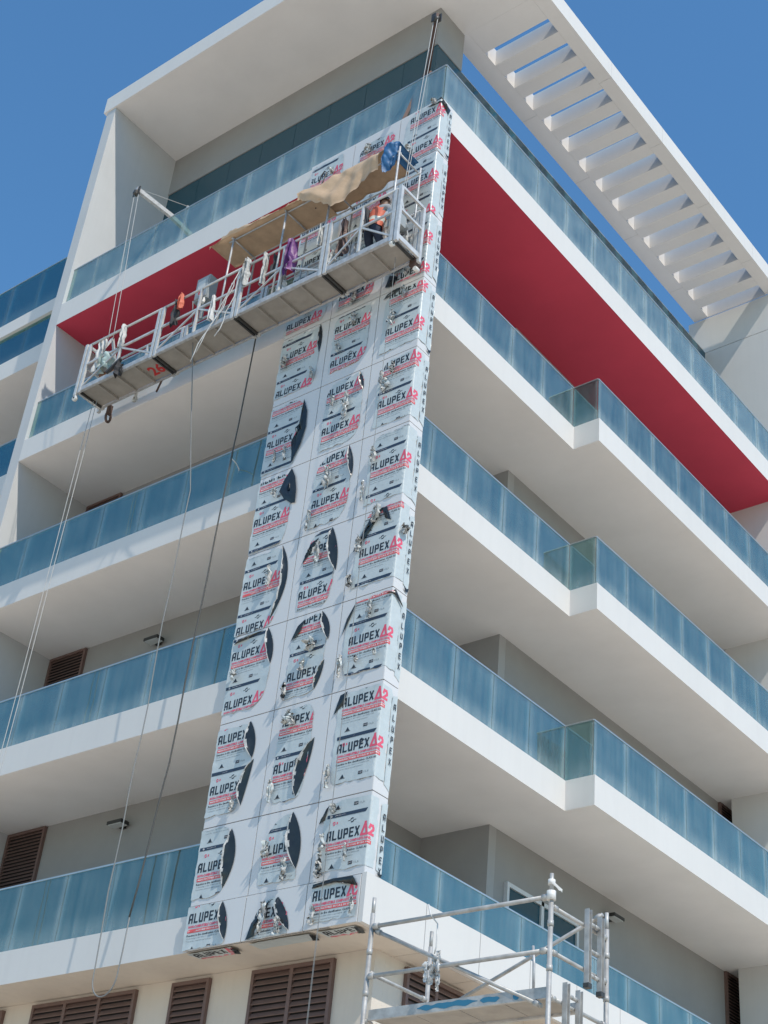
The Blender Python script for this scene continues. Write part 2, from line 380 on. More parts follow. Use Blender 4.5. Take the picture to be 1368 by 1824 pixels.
# ground floor
gw = wall('ground_floor_wall', [(-18, .1, .8, 1.0, 0, 7.53), (-.1, .1, 1.001, 17, 0, 7.53)], 'beige')
def louvre(axis, a, b, fixed, z0, z1, n, mull=0, sgn=-1, name='louvre_window'):
    """frame with tilted slats on a wall; sgn is the outward direction"""
    m = MB(); t = .05; d0, d1 = sorted((fixed, fixed+sgn*.06)); e0, e1 = sorted((fixed, fixed+sgn*.012))
    def bx(u0, u1, w0, w1, p, q, mat=0):
        if axis == 0: m.box(u0, u1, p, q, w0, w1, mat)
        else: m.box(p, q, u0, u1, w0, w1, mat)
    bx(a, a+t, z0, z1, d0, d1); bx(b-t, b, z0, z1, d0, d1); bx(a+t, b-t, z1-t, z1, d0, d1); bx(a+t, b-t, z0, z0+t, d0, d1)
    mu = []
    for k in range(mull):
        c = a+(b-a)*(k+1)/(mull+1); bx(c-.03, c+.03, z0+t, z1-t, d0, d1); mu.append(c)
    bx(a+t, b-t, z0+t, z1-t, e0, e1, 1)
    lw = m.build(name, ['louvre', 'louvrein'], B)
    ed = [a+t]+[v for c in mu for v in (c-.03, c+.03)]+[b-t]
    pit = (z1-z0-2*t)/n; cy = fixed+sgn*.034
    for p, q in zip(ed[::2], ed[1::2]):
        key = ('sl', axis, sgn, round(q-p, 3), round(pit, 4))
        if key not in SHARE:
            s = MB(); L = (q-p-.004)/2; h = pit*.42
            ps = [(sgn*.020, -h), (sgn*.024, -h), (-sgn*.016, h), (-sgn*.020, h)]
            ps = [(sgn*.018, -h), (sgn*.024, -h+.006), (-sgn*.012, h), (-sgn*.018, h-.006)]
            for side in (0, 1): pass
            i = 0
            if axis == 0: s.v = [(-L, c, z) for c, z in ps]+[(L, c, z) for c, z in ps]
            else: s.v = [(c, -L, z) for c, z in ps]+[(c, L, z) for c, z in ps]
            for f in ((0, 1, 2, 3), (7, 6, 5, 4), (0, 4, 5, 1), (1, 5, 6, 2), (2, 6, 7, 3), (3, 7, 4, 0)): s.f.append(f); s.m.append(0); s.sm.append(False)
            SHARE[key] = s.mesh('slat', ['louvre'], (0, 0, 0))
        for k in range(n):
            z = z0+t+pit*(k+.5); c = (p+q)/2
            link('slat', SHARE[key], (c, cy, z) if axis == 0 else (cy, c, z), lw)
louvre(0, -6.31, -4.12, .8, 6.2, 7.47, 14, 2)
louvre(0, -3.41, -2.70, .8, 6.2, 7.47, 14, 0)
louvre(0, -1.93, -.53, .8, 6.2, 7.47, 14, 1)
louvre(0, -8.6, -6.98, .8, 6.2, 7.47, 14, 1)
louvre(1, 1.39, 2.66, .1, 6.2, 7.47, 14, 1, 1)
for zt in (18.04, 14.54, 11.04): louvre(0, -9.355, -8.36, 1.85, zt-1.5, zt, 22)
for zt in (14.545, 11.045): louvre(1, 13.07, 13.70, -1.37, zt-2.2, zt, 34, 0, 1)
def lamp(axis, c, fixed, z):
    m = MB(); s = -1 if axis == 0 else 1
    def bx(u0, u1, p, q, w0, w1, mat):
        p, q = sorted((fixed+s*p, fixed+s*q))
        if axis == 0: m.box(c+u0, c+u1, p, q, z+w0, z+w1, mat)
        else: m.box(p, q, c+u0, c+u1, z+w0, z+w1, mat)
    bx(-.05, .05, 0, .06, -.02, .10, 0); bx(-.17, .17, .06, .24, .0, .055, 0); bx(-.15, .15, .075, .225, -.012, 0, 1)
    m.build('wall_light', ['lamp', 'lens'], B)
lamp(0, -6.37, 1.85, 14.09); lamp(0, -6.36, 1.85, 10.66); lamp(1, 8.75, -1.37, 10.66)
# balcony door on the first floor, right side
m = MB()
for a, b in ((5.58, 5.64), (6.57, 6.65), (7.66, 7.72)): m.box(-1.37, -1.30, a, b, 8.05, 10.26)
m.box(-1.37, -1.30, 5.64, 7.66, 10.19, 10.26)
dr = m.build('sliding_door', 'frame', B)
for a, b in ((5.64, 6.57), (6.65, 7.66)): piece('pane', (.02, b-a, 2.13), 'glazing', (-1.345, (a+b)/2, 9.125), dr)

# ------------------------------------------------------------------ cladding column with torn protective film
TXT = {}
def text_tris(s, size, wid=None, bold=0., res=2):
    """flat triangles of a string: list of 2D triangles with cap height `size` and optional total width"""
    key = (s, size, wid, bold)
    if key in TXT: return TXT[key]
    c = bpy.data.curves.new('t', 'FONT'); c.body = s; c.size = 1; c.resolution_u = res; c.offset = bold; c.fill_mode = 'FRONT'
    o = bpy.data.objects.new('t', c); COL.objects.link(o)
    dg = bpy.context.evaluated_depsgraph_get(); me = o.evaluated_get(dg).to_mesh(); me.calc_loop_triangles()
    vs = [(v.co.x, v.co.y) for v in me.vertices]; tr = [tuple(vs[i] for i in t.vertices) for t in me.loop_triangles]
    bpy.data.objects.remove(o, do_unlink=True); bpy.data.curves.remove(c)
    xs = [p[0] for t in tr for p in t]; ys = [p[1] for t in tr for p in t]; x0, x1, y0, y1 = min(xs), max(xs), min(ys), max(ys)
    sy = size/(y1-y0); sx = (wid/(x1-x0)) if wid else sy
    TXT[key] = [tuple(((p[0]-x0)*sx, (p[1]-y0)*sy) for p in t) for t in tr]
    return TXT[key]
def rect(x0, y0, x1, y1, sl=0): return [((x0, y0), (x1, y0), (x1+sl, y1)), ((x0, y0), (x1+sl, y1), (x0, y1))]
def clip(poly, cv):
    """Sutherland-Hodgman against a convex counter-clockwise polygon"""
    out = list(poly)
    for i in range(len(cv)):
        ax, ay = cv[i]; bx, by = cv[(i+1) % len(cv)]; ex, ey = bx-ax, by-ay; inp = out; out = []
        if not inp: return []
        d = [(p[0]-ax)*ey-(p[1]-ay)*ex for p in inp]
        for k in range(len(inp)):
            p, q = inp[k-1], inp[k]; dp, dq = d[k-1], d[k]
            if (dp <= 0) != (dq <= 0):
                t = dp/(dp-dq); out.append((p[0]+(q[0]-p[0])*t, p[1]+(q[1]-p[1])*t))
            if dq <= 0: out.append(q)
    return out
# one repeat of the printed film, baseline of the big word at 0, left of the word at 0: (material index, triangles)
PER = .782
def logo_ring(cx, cy, r0, r1, n=8, gap=0):
    t = []
    for k in range(n):
        if gap and k % gap == 0: continue
        a, b = 2*math.pi*k/n, 2*math.pi*(k+1)/n
        p = [(cx+r*math.cos(x), cy+r*math.sin(x)) for r, x in ((r0, a), (r1, a), (r1, b), (r0, b))]
        t += [(p[0], p[1], p[2]), (p[0], p[2], p[3])]
    return t
def off(tr, dx, dy): return [tuple((p[0]+dx, p[1]+dy) for p in t) for t in tr]
def make_print():
    P = []
    P.append((1, word('ALUPEX', .132, .072, .091, .0235)))
    P.append((3, off(strokes(GL['Z'], .125, .185, .032), .545, -.012)+off(strokes(GL['2'], .10, .15, .034), .672, -.012)))
    P.append((3, off(text_tris('NON-COMBUSTIBLE COMPOSITE PANEL', .040, .72, .045, 1), .01, -.066)))
    P.append((4, rect(.01, -.128, .735, -.080)))
    P.append((6, off(text_tris('MANUFACTURED IN U.A.E. BY ISO 9001', .026, .68, .03, 1), .03, -.117)))
    P.append((1, off(text_tris('Reaction to fire classification: CLASS A2', .030, .66, .02, 1), .01, -.178)))
    P.append((5, off(text_tris('Conforming to EN 13501-1 and NFPA 285', .020, .55, .0, 1), .01, -.215)))
    P.append((5, off(text_tris('Tested for external wall systems', .020, .45, .0, 1), .01, -.252)))
    P.append((1, [((.10, -.365), (.17, -.365), (.135, -.31)), ((.085, -.375), (.185, -.375), (.185, -.368)), ((.085, -.375), (.185, -.368), (.085, -.368))]))
    P.append((1, rect(.40, -.362, .47, -.318))); P.append((6, off(text_tris('SGS', .02, .055, 0, 1), .408, -.35)))
    P.append((5, off(text_tris('U.L.A', .028, .08, 0, 1), .49, -.356)))
    P.append((2, rect(-.02, -.478, .60, -.43, .035)))
    P.append((6, off(text_tris('www.alupex.com', .018, .17, 0, 1), .10, -.462))); P.append((6, logo_ring(.045, -.454, .006, .014, 8)))
    P.append((3, logo_ring(.10, -.555, .010, .026, 10, 5))); P.append((3, rect(.14, -.57, .16, -.54)))
    P.append((1, logo_ring(.395, -.555, .018, .034, 8, 4))); P.append((1, rect(.33, -.560, .368, -.552))); P.append((1, rect(.425, -.560, .46, -.552)))
    return P
def strokes(lines, w, h, sw):
    t = []
    for ln in lines:
        p = [(sw/2+x*(w-sw), sw/2+y*(h-sw)) for x, y in ln]
        for a, b in zip(p[:-1], p[1:]):
            d = Vector((b[0]-a[0], b[1]-a[1])).normalized()*sw/2; n = Vector((-d.y, d.x))
            q = [(a[0]-d.x+n.x, a[1]-d.y+n.y), (a[0]-d.x-n.x, a[1]-d.y-n.y), (b[0]+d.x-n.x, b[1]+d.y-n.y), (b[0]+d.x+n.x, b[1]+d.y+n.y)]
            t += [(q[0], q[1], q[2]), (q[0], q[2], q[3])]
    return t
GL = {'A': [[(0, 0), (0, .8), (.22, 1), (1, 1), (1, 0)], [(0, .40), (1, .40)]], 'L': [[(0, 1), (0, 0), (1, 0)]], 'U': [[(0, 1), (0, .15), (.15, 0), (1, 0), (1, 1)]],
      'P': [[(0, 0), (0, 1), (.85, 1), (1, .85), (1, .42), (0, .42)]], 'E': [[(1, 1), (0, 1), (0, 0), (1, 0)], [(0, .5), (.85, .5)]], 'X': [[(0, 0), (1, 1)], [(0, 1), (1, 0)]],
      'Z': [[(0, .0), (.62, 1), (.95, 0), (.0, .0)]], '2': [[(0, .70), (.18, 1), (.82, 1), (1, .8), (1, .6), (0, .0), (1, 0)]]}
def word(s, h, w, adv, sw):
    t = []
    for k, ch in enumerate(s): t += off(strokes(GL[ch], w, h, sw), k*adv, 0)
    return t
PRINT = make_print()
FM = ['film', 'ink', 'navy', 'pink', 'redbar', 'inkgrey', 'inkwhite']
YC, XC0, XC1 = -.075, -2.42, .53
SX = [XC0, -1.39, -.355, XC1]
SZ = [7.52, 8.125, 9.213, 10.775, 12.2, 13.615, 15.043, 16.48, 17.91, 19.34, 20.77, 22.07]
cc = MB(); cc.box(XC0+.02, .50, YC+.03, .24, 7.54, 22.05); colcore = cc.build('cladding_frame', 'core', B)
def warp(u, v, cen, hw, hh, seed, amp):
    """how far the film stands off the panel at (u, v)"""
    du = abs(u-cen[0])/hw; dv = abs(v-cen[1])/hh
    e = max(0., max(du, dv)-.62)/.38
    nz = noise.noise(Vector((u*7, v*7, seed)))*.5+noise.noise(Vector((u*19, v*19, seed+9)))*.25
    return .002+amp*(e**2)*max(0., .2+1.6*nz)+.004*(nz+.75)*(.3+e)
def film_mesh(poly, s0, phases, mapf, seed, amp=.016, cell=.09, printed=True, xlim=None):
    """clip the sheet and its print to a convex outline and drape both"""
    b = MB(); us = [p[0] for p in poly]; vs = [p[1] for p in poly]
    u0, u1, v0, v1 = min(us), max(us), min(vs), max(vs); cen = ((u0+u1)/2, (v0+v1)/2); hw = (u1-u0)/2; hh = (v1-v0)/2
    cx_, cy_ = cen; n_ = len(poly)
    fan = []
    for i in range(n_):
        t3 = ccw([(cx_, cy_), poly[i], poly[(i+1) % n_]])
        if xlim is None: fan.append(t3)
        else:
            for hp in ([(u0-1, v0-1), (xlim, v0-1), (xlim, v1+1), (u0-1, v1+1)], [(xlim, v0-1), (u1+1, v0-1), (u1+1, v1+1), (xlim, v1+1)]):
                c = clip(t3, hp)
                if len(c) > 2: fan.append(c)
    boxes = [(min(p[0] for p in f), max(p[0] for p in f), min(p[1] for p in f), max(p[1] for p in f), f) for f in fan]
    def cut(pl):
        a0 = min(p[0] for p in pl); a1 = max(p[0] for p in pl); b0 = min(p[1] for p in pl); b1 = max(p[1] for p in pl)
        if a1 < u0 or a0 > u1 or b1 < v0 or b0 > v1: return
        for x0_, x1_, y0_, y1_, f in boxes:
            if a1 < x0_ or a0 > x1_ or b1 < y0_ or b0 > y1_: continue
            c = clip(pl, f)
            if len(c) > 2: yield c
    idx = {}
    def vert(u, v, lift):
        k = (round(u, 5), round(v, 5), lift)
        if k not in idx:
            wv = warp(u, v, cen, hw, hh, seed, amp)
            if xlim is not None and abs(u-xlim) < .10: wv *= .25+.75*(abs(u-xlim)/.10)
            idx[k] = len(b.v); b.v.append(tuple(mapf(u, v, wv+lift)))
        return idx[k]
    def put(pl, mat, lift):
        f = []
        for p in pl:
            i = vert(p[0], p[1], lift)
            if not f or (i != f[-1] and i != f[0]): f.append(i)
        if len(f) > 2: b.f.append(tuple(f)); b.m.append(mat); b.sm.append(mat == 0)
    na = max(1, round((u1-u0)/cell)); nb = max(1, round((v1-v0)/cell))
    for i in range(na):
        for j in range(nb):
            pa, pb = u0+(u1-u0)*i/na, u0+(u1-u0)*(i+1)/na; qa, qb = v0+(v1-v0)*j/nb, v0+(v1-v0)*(j+1)/nb
            for c in cut([(pa, qa), (pb, qa), (pb, qb), (pa, qb)]): put(c, 0, 0.)
    if printed:
        for ph in phases:
            for mi, tr in PRINT:
                lift = .0045 if mi == 6 else .0025
                for t in tr:
                    for c in cut([(p[0]+s0, p[1]+ph) for p in t]): put(c, mi, lift)
    return b
def ccw(p):
    a = sum(p[i-1][0]*p[i][1]-p[i][0]*p[i-1][1] for i in range(len(p)))
    return p if a > 0 else p[::-1]
def arch(w, h, uL, uR, vB, vT, tl, tr, br, bl, bulge=.0):
    """convex sheet outline in metres; tl.. are (du, dv) corner cut sizes as fractions, rounded with extra points"""
    P = []
    def cut(cx, cy, sx, sy, c, order):
        du, dv = c
        if du <= 0 or dv <= 0: return [(cx, cy)]
        pts = []
        for k in range(5):
            t = k/4*math.pi/2
            pts.append((cx+sx*du*(1-math.cos(t)), cy+sy*dv*(1-math.sin(t))))
        return pts if order else pts[::-1]
    P += cut(uR, vB, -1, 1, br, False)[::1]
    P += cut(uR, vT, -1, -1, tr, True)
    P += cut(uL, vT, 1, -1, tl, False)
    P += cut(uL, vB, 1, 1, bl, True)
    P = [(u*w, v*h) for u, v in P]
    # convex hull
    P = sorted(set((round(a, 5), round(b, 5)) for a, b in P))
    def half(ps):
        o = []
        for p in ps:
            while len(o) > 1 and (o[-1][0]-o[-2][0])*(p[1]-o[-2][1])-(o[-1][1]-o[-2][1])*(p[0]-o[-2][0]) <= 1e-9: o.pop()
            o.append(p)
        return o
    lo = half(P); up = half(P[::-1]); return lo[:-1]+up[:-1]
def ragged(poly, seed, amp, keep=()):
    """tear the outline: short steps with uneven depth; keep = axis values that stay clean"""
    o = []; cu = sum(p[0] for p in poly)/len(poly); cv = sum(p[1] for p in poly)/len(poly)
    for i in range(len(poly)):
        a, b = poly[i], poly[(i+1) % len(poly)]; L = math.hypot(b[0]-a[0], b[1]-a[1]); n = max(1, int(L/.045))
        for k in range(n):
            t = k/n; u = a[0]+(b[0]-a[0])*t; v = a[1]+(b[1]-a[1])*t
            if any(abs(u-q) < 1e-4 for q in keep): o.append((u, v)); continue
            d = amp*(noise.noise(Vector((u*9, v*9, seed)))*1.1+noise.noise(Vector((u*31, v*31, seed+2)))*.8-.25)
            r = math.hypot(u-cu, v-cv)+1e-6; o.append((u+(u-cu)/r*d, v+(v-cv)/r*d))
    return o
def crumple(parent, name, c, size, mat, seed, nrm=(0, -1, 0), tall=1.0):
    """a wad of torn film: a folded sheet"""
    b = MB(); r = random.Random(seed); ph = [r.uniform(0, 6) for _ in range(6)]
    def fn(a, d):
        t = (a-.5); s = (d-.5)
        n = Vector((noise.noise(Vector((a*4+ph[0], d*4, seed))), noise.noise(Vector((a*4, d*4+ph[1], seed+3))), noise.noise(Vector((a*4+ph[2], d*4, seed+7)))))
        wd = .35+.65*math.sin(math.pi*d)
        x = t*size*wd*.8+n.x*size*.55; z = s*size*tall*1.5+n.z*size*.45
        y = abs(n.y)*size*.9+.02+.04*math.sin(a*9+ph[3])**2
        if nrm[1] < 0: return (c[0]+x, c[1]-y, c[2]+z)
        return (c[0]+y, c[1]+x, c[2]+z)
    b.grid(fn, 9, 12)
    for i in range(len(b.m)):
        b.m[i] = 1 if noise.noise(Vector((i*.13, seed, 0))) > .12 else 0
    return b.build(name, mat, parent)
def cres(ut, vt, ub, vb, bo, bi, n=9):
    """lens between two bowed lines from (ut, vt) down to (ub, vb)"""
    return (ut, vt, ub, vb, bo, bi)
def curl(parent, q, w, h, mapf, seed, lift):
    """a lens of film still held along its outer bow and rolled up along its inner one"""
    ut, vt, ub, vb, bo, bi = q; b = MB(); nu, nv = 8, 16
    def fn(a, d):
        bow = 4*d*(1-d); o = bo+(bi-bo)*a
        u = (ut+(ub-ut)*d+o*bow)*w; v = (vt+(vb-vt)*d)*h
        n1 = noise.noise(Vector((u*13, v*9, seed))); n2 = noise.noise(Vector((u*30, v*26, seed+4)))
        u += .012*n1*a; v += .010*n2*a
        return mapf(u, v, .010+lift*(a**1.6)*bow**.6*(.75+.8*n1)+.010*(n2+.5)*a)
    b.grid(fn, nu, nv)
    for i in range(len(b.m)):
        a = i % nu
        if a == nu-1 or (a == nu-2 and noise.noise(Vector((i*.21, seed, 1))) > .1): b.m[i] = 1
    return b.build('peeled_film', ['filmback', 'filmscrap'], parent)
def flap(parent, poly, mapf, seed, lift=.05, mats=('filmback', 'filmscrap')):
    """dark backing of the film where it has peeled and folds out"""
    b = MB(); us = [p[0] for p in poly]; vs = [p[1] for p in poly]; cu = sum(us)/len(us); cv = sum(vs)/len(vs)
    rings = 5; idx = []
    n = len(poly)
    for k in range(rings+1):
        f = k/rings; row = []
        for p in poly:
            u = cu+(p[0]-cu)*f; v = cv+(p[1]-cv)*f
            nz = noise.noise(Vector((u*11, v*11, seed)))
            row.append(len(b.v)); b.v.append(tuple(mapf(u, v, .016+lift*(1-f*f)*(.5+.8*nz)+.010*(nz+.6))))
        idx.append(row)
    for k in range(rings):
        for i in range(n):
            j = (i+1) % n
            if k == 0: b.f.append((idx[0][0], idx[1][i], idx[1][j]))
            else: b.f.append((idx[k][i], idx[k][j], idx[k+1][j], idx[k+1][i]))
            b.m.append(0 if noise.noise(Vector((i*.55, k*.8, seed))) < .62 else 1); b.sm.append(True)
    return b.build('peeled_film', list(mats), parent)
Z = (0, 0)
# (column, row): outline uL uR vB vT, corner cuts tl tr br bl, baselines (fractions), word start, dark flaps, scraps (u, v, size, tall)
C = cres
T = {
 (0, 0): ((0, .72, .02, .98), Z, (.22, .6), Z, Z, [.60], .04, [C(.60, .98, .72, .10, .06, -.06)], []),
 (1, 0): ((.12, .76, .0, .84), (.34, .8), (.30, .75), Z, Z, [.42], .02, [[(.10, .0), (.16, .35), (.42, .80), (.36, .45), (.22, .06)], C(.54, .84, .78, .08, .05, -.10)], [(.36, .40, .13, 2.2), (.64, .16, .11, 1.2)]),
 (2, 0): ((.10, .97, .12, .93), Z, (.1, .2), Z, Z, [.58], .13, [[(.10, .86), (.12, .94), (.50, .99), (.86, .97), (.97, .74), (.86, .86), (.5, .90)]], [(.22, .25, .11, 1.3), (.92, .35, .05, 3.0)]),
 (0, 1): ((0, .60, .08, .97), Z, (.2, .5), (.18, .3), Z, [.42], .04, [C(.55, .92, .54, .16, .13, -.06)], []),
 (1, 1): ((.14, .76, .10, .92), (.3, .5), (.2, .5), Z, Z, [.46], .16, [C(.60, .95, .76, .22, .10, -.12)], [(.60, .22, .12, 1.5), (.26, .52, .10, 1.4)]),
 (2, 1): ((.10, 1.18, .10, .95), (.2, .2), Z, Z, (.1, .2), [.47], .13, [[(.08, .70), (.14, .80), (.24, .92), (.18, .74)]], [(.22, .42, .11, 1.6), (.36, .84, .09, 1.), (.22, .15, .11, 1.8), (.66, .28, .045, 3.4)]),
 (0, 2): ((0, .70, .10, .94), Z, (.2, .3), (.25, .4), Z, [.797, .306], .03, [C(.60, .95, .72, .58, .07, -.10), C(.76, .56, .64, .14, .01, -.13)], [(.52, .16, .08, 1.8)]),
 (1, 2): ((.14, .74, .08, .96), (.3, .3), (.12, .2), (.15, .4), (.1, .2), [.80, .36], .15, [C(.80, .62, .60, .10, .04, -.16)], [(.36, .84, .18, .7), (.18, .2, .07, 3.2)]),
 (2, 2): ((.12, 1.22, .12, .96), (.2, .2), Z, Z, (.1, .1), [.83, .40], .14, [[(.10, .78), (.20, .95), (.34, .97), (.28, .86)]], [(.16, .2, .06, 3.6)]),
 (0, 3): ((0, .80, .10, .97), Z, (.15, .3), (.25, .3), Z, [.714, .155], .03, [C(.66, .99, .80, .55, .07, -.05), [(.02, .90), (.12, .95), (.6, .97), (.3, .93)]], [(.16, .52, .12, .9)]),
 (1, 3): ((.14, .78, .08, .96), (.3, .3), (.15, .3), (.2, .35), Z, [.88, .27], .16, [[(.14, .72), (.24, .88), (.36, .94), (.30, .80)], C(.66, .97, .82, .62, .07, -.04), C(.80, .40, .68, .10, .03, -.05)], [(.56, .60, .14, 1.), (.46, .38, .10, 1.2), (.18, .15, .07, 2.4)]),
 (2, 3): ((.08, 1.24, .14, .96), (.3, .3), Z, Z, (.15, .3), [.47], .12, [[(.08, .60), (.14, .78), (.32, .95), (.22, .78)], [(.90, .94), (1.05, .98), (1.26, .84), (1.05, .92)]], [(.62, .80, .10, 1.8), (.14, .25, .07, 3.2), (.46, .28, .06, 1.), (.82, .3, .06, 1.)]),
 (0, 4): ((0, .80, -.0, .96), Z, (.18, .4), (.25, .3), Z, [.56, .01], .03, [C(.70, .98, .66, .08, .20, .10)], [(.55, .62, .08, 3.)]),
 (1, 4): ((.14, .76, .06, .98), (.3, .4), (.15, .4), (.1, .3), Z, [.72, .20], .16, [[(.14, .62), (.28, .86), (.42, .90), (.28, .74)], C(.64, .98, .80, .42, .06, -.10)], [(.46, .70, .11, 2.)]),
 (2, 4): ((.10, 1.22, .12, 1.0), (.35, .4), Z, Z, Z, [.47], .13, [[(.10, .55), (.18, .68), (.46, .97), (.66, .99), (.46, .80), (.3, .66)], [(.62, .98), (.72, .99), (.84, .8), (.72, .84)]], [(.54, .92, .15, 1.2), (.24, .62, .11, 1.6), (.14, .2, .08, 1.6), (1.08, .68, .16, .4)]),
 (0, 5): ((0, .72, .02, .94), Z, (.22, .3), (.1, .3), Z, [.36], .03, [[(.46, .72), (.54, .86), (.66, .98), (.76, .84), (.82, .66), (.83, .48), (.74, .50), (.58, .60)]], [(.40, .70, .07, 1.4)]),
 (1, 5): ((.14, .86, .06, .97), (.3, .3), (.1, .3), (.2, .3), Z, [.86, .32], .17, [C(.76, .99, .88, .55, .05, -.03)], [(.46, .62, .15, 1.7), (.18, .15, .08, 3.)]),
 (2, 5): ((.15, 1.22, .10, .95), (.2, .3), Z, Z, Z, [.52], .15, [], [(.34, .70, .10, 1.6), (.18, .28, .06, 4.)]),
 (0, 6): ((0, .76, .04, .95), Z, (.25, .3), (.2, .35), Z, [.40], .03, [[(.70, .92), (.80, .72), (.82, .5), (.76, .28), (.62, .06), (.60, .20), (.55, .36), (.66, .40), (.60, .54), (.74, .60), (.78, .74)]], [(.28, .22, .05, 3.), (.48, .22, .05, 3.)]),
 (1, 6): ((.15, .90, .06, .96), (.2, .2), (.1, .2), (.2, .2), Z, [.80, .27], .17, [C(.80, .97, .90, .70, .03, -.03)], [(.62, .55, .13, 2.4), (.34, .68, .08, 1.6)]),
 (2, 6): ((.15, 1.22, .08, .96), (.25, .3), Z, Z, Z, [.84, .33], .15, [], [(.42, .58, .13, 1.4), (.32, .72, .08, 2.), (.56, .78, .10, 1.4)]),
 (0, 7): ((0, .86, .10, .96), Z, (.1, .3), (.1, .3), Z, [.66, .12], .04, [C(.82, .98, .86, .55, .04, -.03)], [(.16, .60, .15, 1.), (.80, .25, .09, 1.4)]),
 (1, 7): ((.12, .86, .14, .95), (.1, .1), (.1, .1), (.2, .2), Z, [.72, .22], .15, [], [(.55, .80, .13, 1.), (.30, .46, .07, 1.8)]),
 (2, 7): ((.10, 1.22, .10, .95), (.2, .2), Z, Z, Z, [.88, .336], .14, [[(.12, .90), (.2, .96), (.6, .98), (.4, .93)]], [(.40, .54, .12, 1.4), (.62, .86, .1, 1.5)]),
 (0, 8): ((0, .88, .06, .95), Z, (.1, .2), (.1, .2), Z, [.68, .126], .04, [], [(.5, .3, .10, 1.4)]),
 (1, 8): ((.10, .86, .06, .95), (.1, .1), (.1, .2), (.2, .2), Z, [.76, .22], .14, [], [(.5, .15, .12, 1.5)]),
 (2, 8): ((.10, 1.22, .06, .95), (.2, .2), Z, Z, Z, [.60, .12], .14, [[(.12, .08), (.2, .24), (.4, .16), (.3, .05)]], [(.40, .24, .14, 1.), (.62, .2, .11, 1.6)]),
 (0, 9): ((0, .90, .03, .95), Z, (.1, .2), Z, Z, [.64, .09], .04, [], []),
 (1, 9): ((.10, .88, .05, .95), (.1, .1), (.1, .2), Z, Z, [.62, .08], .14, [], []),
 (2, 9): ((.10, 1.22, .0, .97), (.1, .1), Z, Z, Z, [.59, .01], .14, [], []),
 (0, 10): ((.05, .78, .0, .93), Z, (.06, .2), Z, Z, [.62], .03, [], [(.58, .62, .10, .8)]),
 (1, 10): ((.12, .90, .0, .84), (.3, .2), (.1, .2), Z, Z, [.66], .16, [], [(.36, .68, .13, 1.3)]),
 (2, 10): ((.10, 1.22, .0, .97), (.3, .25), Z, Z, Z, [.78, .16], .16, [[(.70, .93), (1.0, 1.0), (1.28, .92), (1.22, .80), (1.05, .88)]], [(.86, .95, .11, .6), (.34, .22, .11, 1.3)]),
}
def film_map(x0, z0, w, yf, wrapx=None):
    def f(u, v, l):
        if wrapx is None or u <= w: return (x0+u, yf-l, z0+v)
        return (wrapx+l, yf+(u-w), z0+v)
    return f
for c in range(3):
    for r in range(11):
        x0, x1 = SX[c], SX[c+1]; z0, z1 = SZ[r], SZ[r+1]; yf = YC-(.015 if r == 0 else 0); w_ = x1-x0; h_ = z1-z0
        if r == 0 and c == 2: x1 = .503; w_ = x1-x0
        piece_ = piece('cladding_panel', (round(w_-.014, 4), .028, round(h_-.014, 4)), 'panel', ((x0+x1)/2, yf+.014, (z0+z1)/2), B)
        (uL, uR, vB, vT), tl, tr, br, bl, base, s0, fl, sc = T[(c, r)]
        seed = c*37.3+r*5.1
        if c == 2 and r > 0: s0 += .11; uL += .05
        wrap = XC1 if (c == 2 and r > 0) else None
        mf = film_map(x0, z0, w_, yf, wrap)
        out = ccw(arch(w_, h_, uL, uR, vB, vT, tl, tr, br, bl))
        phs = sorted({round(b*h_, 3) for b in base}|{round(b*h_+PER, 3) for b in base[:1]}|{round(base[-1]*h_-PER, 3)})
        ded = []
        for p in phs:
            if all(abs(p-d) > .5 for d in ded): ded.append(p)
        ded = [b*h_ for b in base]+[p for p in (base[0]*h_+PER, base[-1]*h_-PER)]
        out = ragged(out, seed, .022, (0.,) if c == 0 else ())
        fb = film_mesh(out, s0*w_, ded, mf, seed, xlim=w_ if wrap else None)
        fb.build('protective_film', FM, piece_)
        for k, f in enumerate(fl):
            if isinstance(f, tuple): curl(piece_, f, w_, h_, mf, seed+k*3.3, .055)
            else: flap(piece_, ccw([(u*w_, v*h_) for u, v in f]), mf, seed+k*3.3, lift=.035)
        for k, (u, v, sz, tall) in enumerate(sc):
            if u*w_ <= w_: crumple(piece_, 'torn_film', (x0+u*w_, yf-.01, z0+v*h_), sz, ['filmscrap', 'filmback'] if k % 3 == 2 else ['filmscrap', 'film'], seed+k, tall=tall)
            else: crumple(piece_, 'torn_film', (XC1+.01, yf+(u*w_-w_), z0+v*h_), sz, ['filmscrap', 'filmback'], seed+k, nrm=(1, 0, 0), tall=tall)
# narrow side of the column
LET = [strokes(GL[ch], .055, .090, .014) for ch in 'ALUPEX']
for r in range(1, 11):
    z0, z1 = SZ[r], SZ[r+1]; h_ = z1-z0
    p = piece('cladding_panel', (.028, .314, round(h_-.014, 4)), 'panel', (XC1-.014, .087, (z0+z1)/2), B)
    b = MB(); yb = .125
    def sm(u, v, l, z0=z0): return (XC1+l, yb+u, z0+v)
    fb = film_mesh(ragged([(0, .10*h_), (.118, .06*h_), (.118, .93*h_), (0, .9*h_)], r*7., .014), 0, [], sm, r*3.1, .012, .06, False)
    n = 6; st = min(.155, (h_*.78)/6)
    top = h_*R.choice((.88, .84, .9))
    for k, t in enumerate(LET):
        for tri in t: fb.face([sm(.045+q[0]*.85, top-st*(k+1)+q[1]*min(1, st/.135), .014) for q in tri], 1)
    fb.build('protective_film', FM, p)
    if r % 3 == 1: flap(p, [(.0, .07*h_), (.05, .035*h_), (.09, .03*h_), (.115, .08*h_), (.06, .065*h_)], sm, r*2.2, .015)
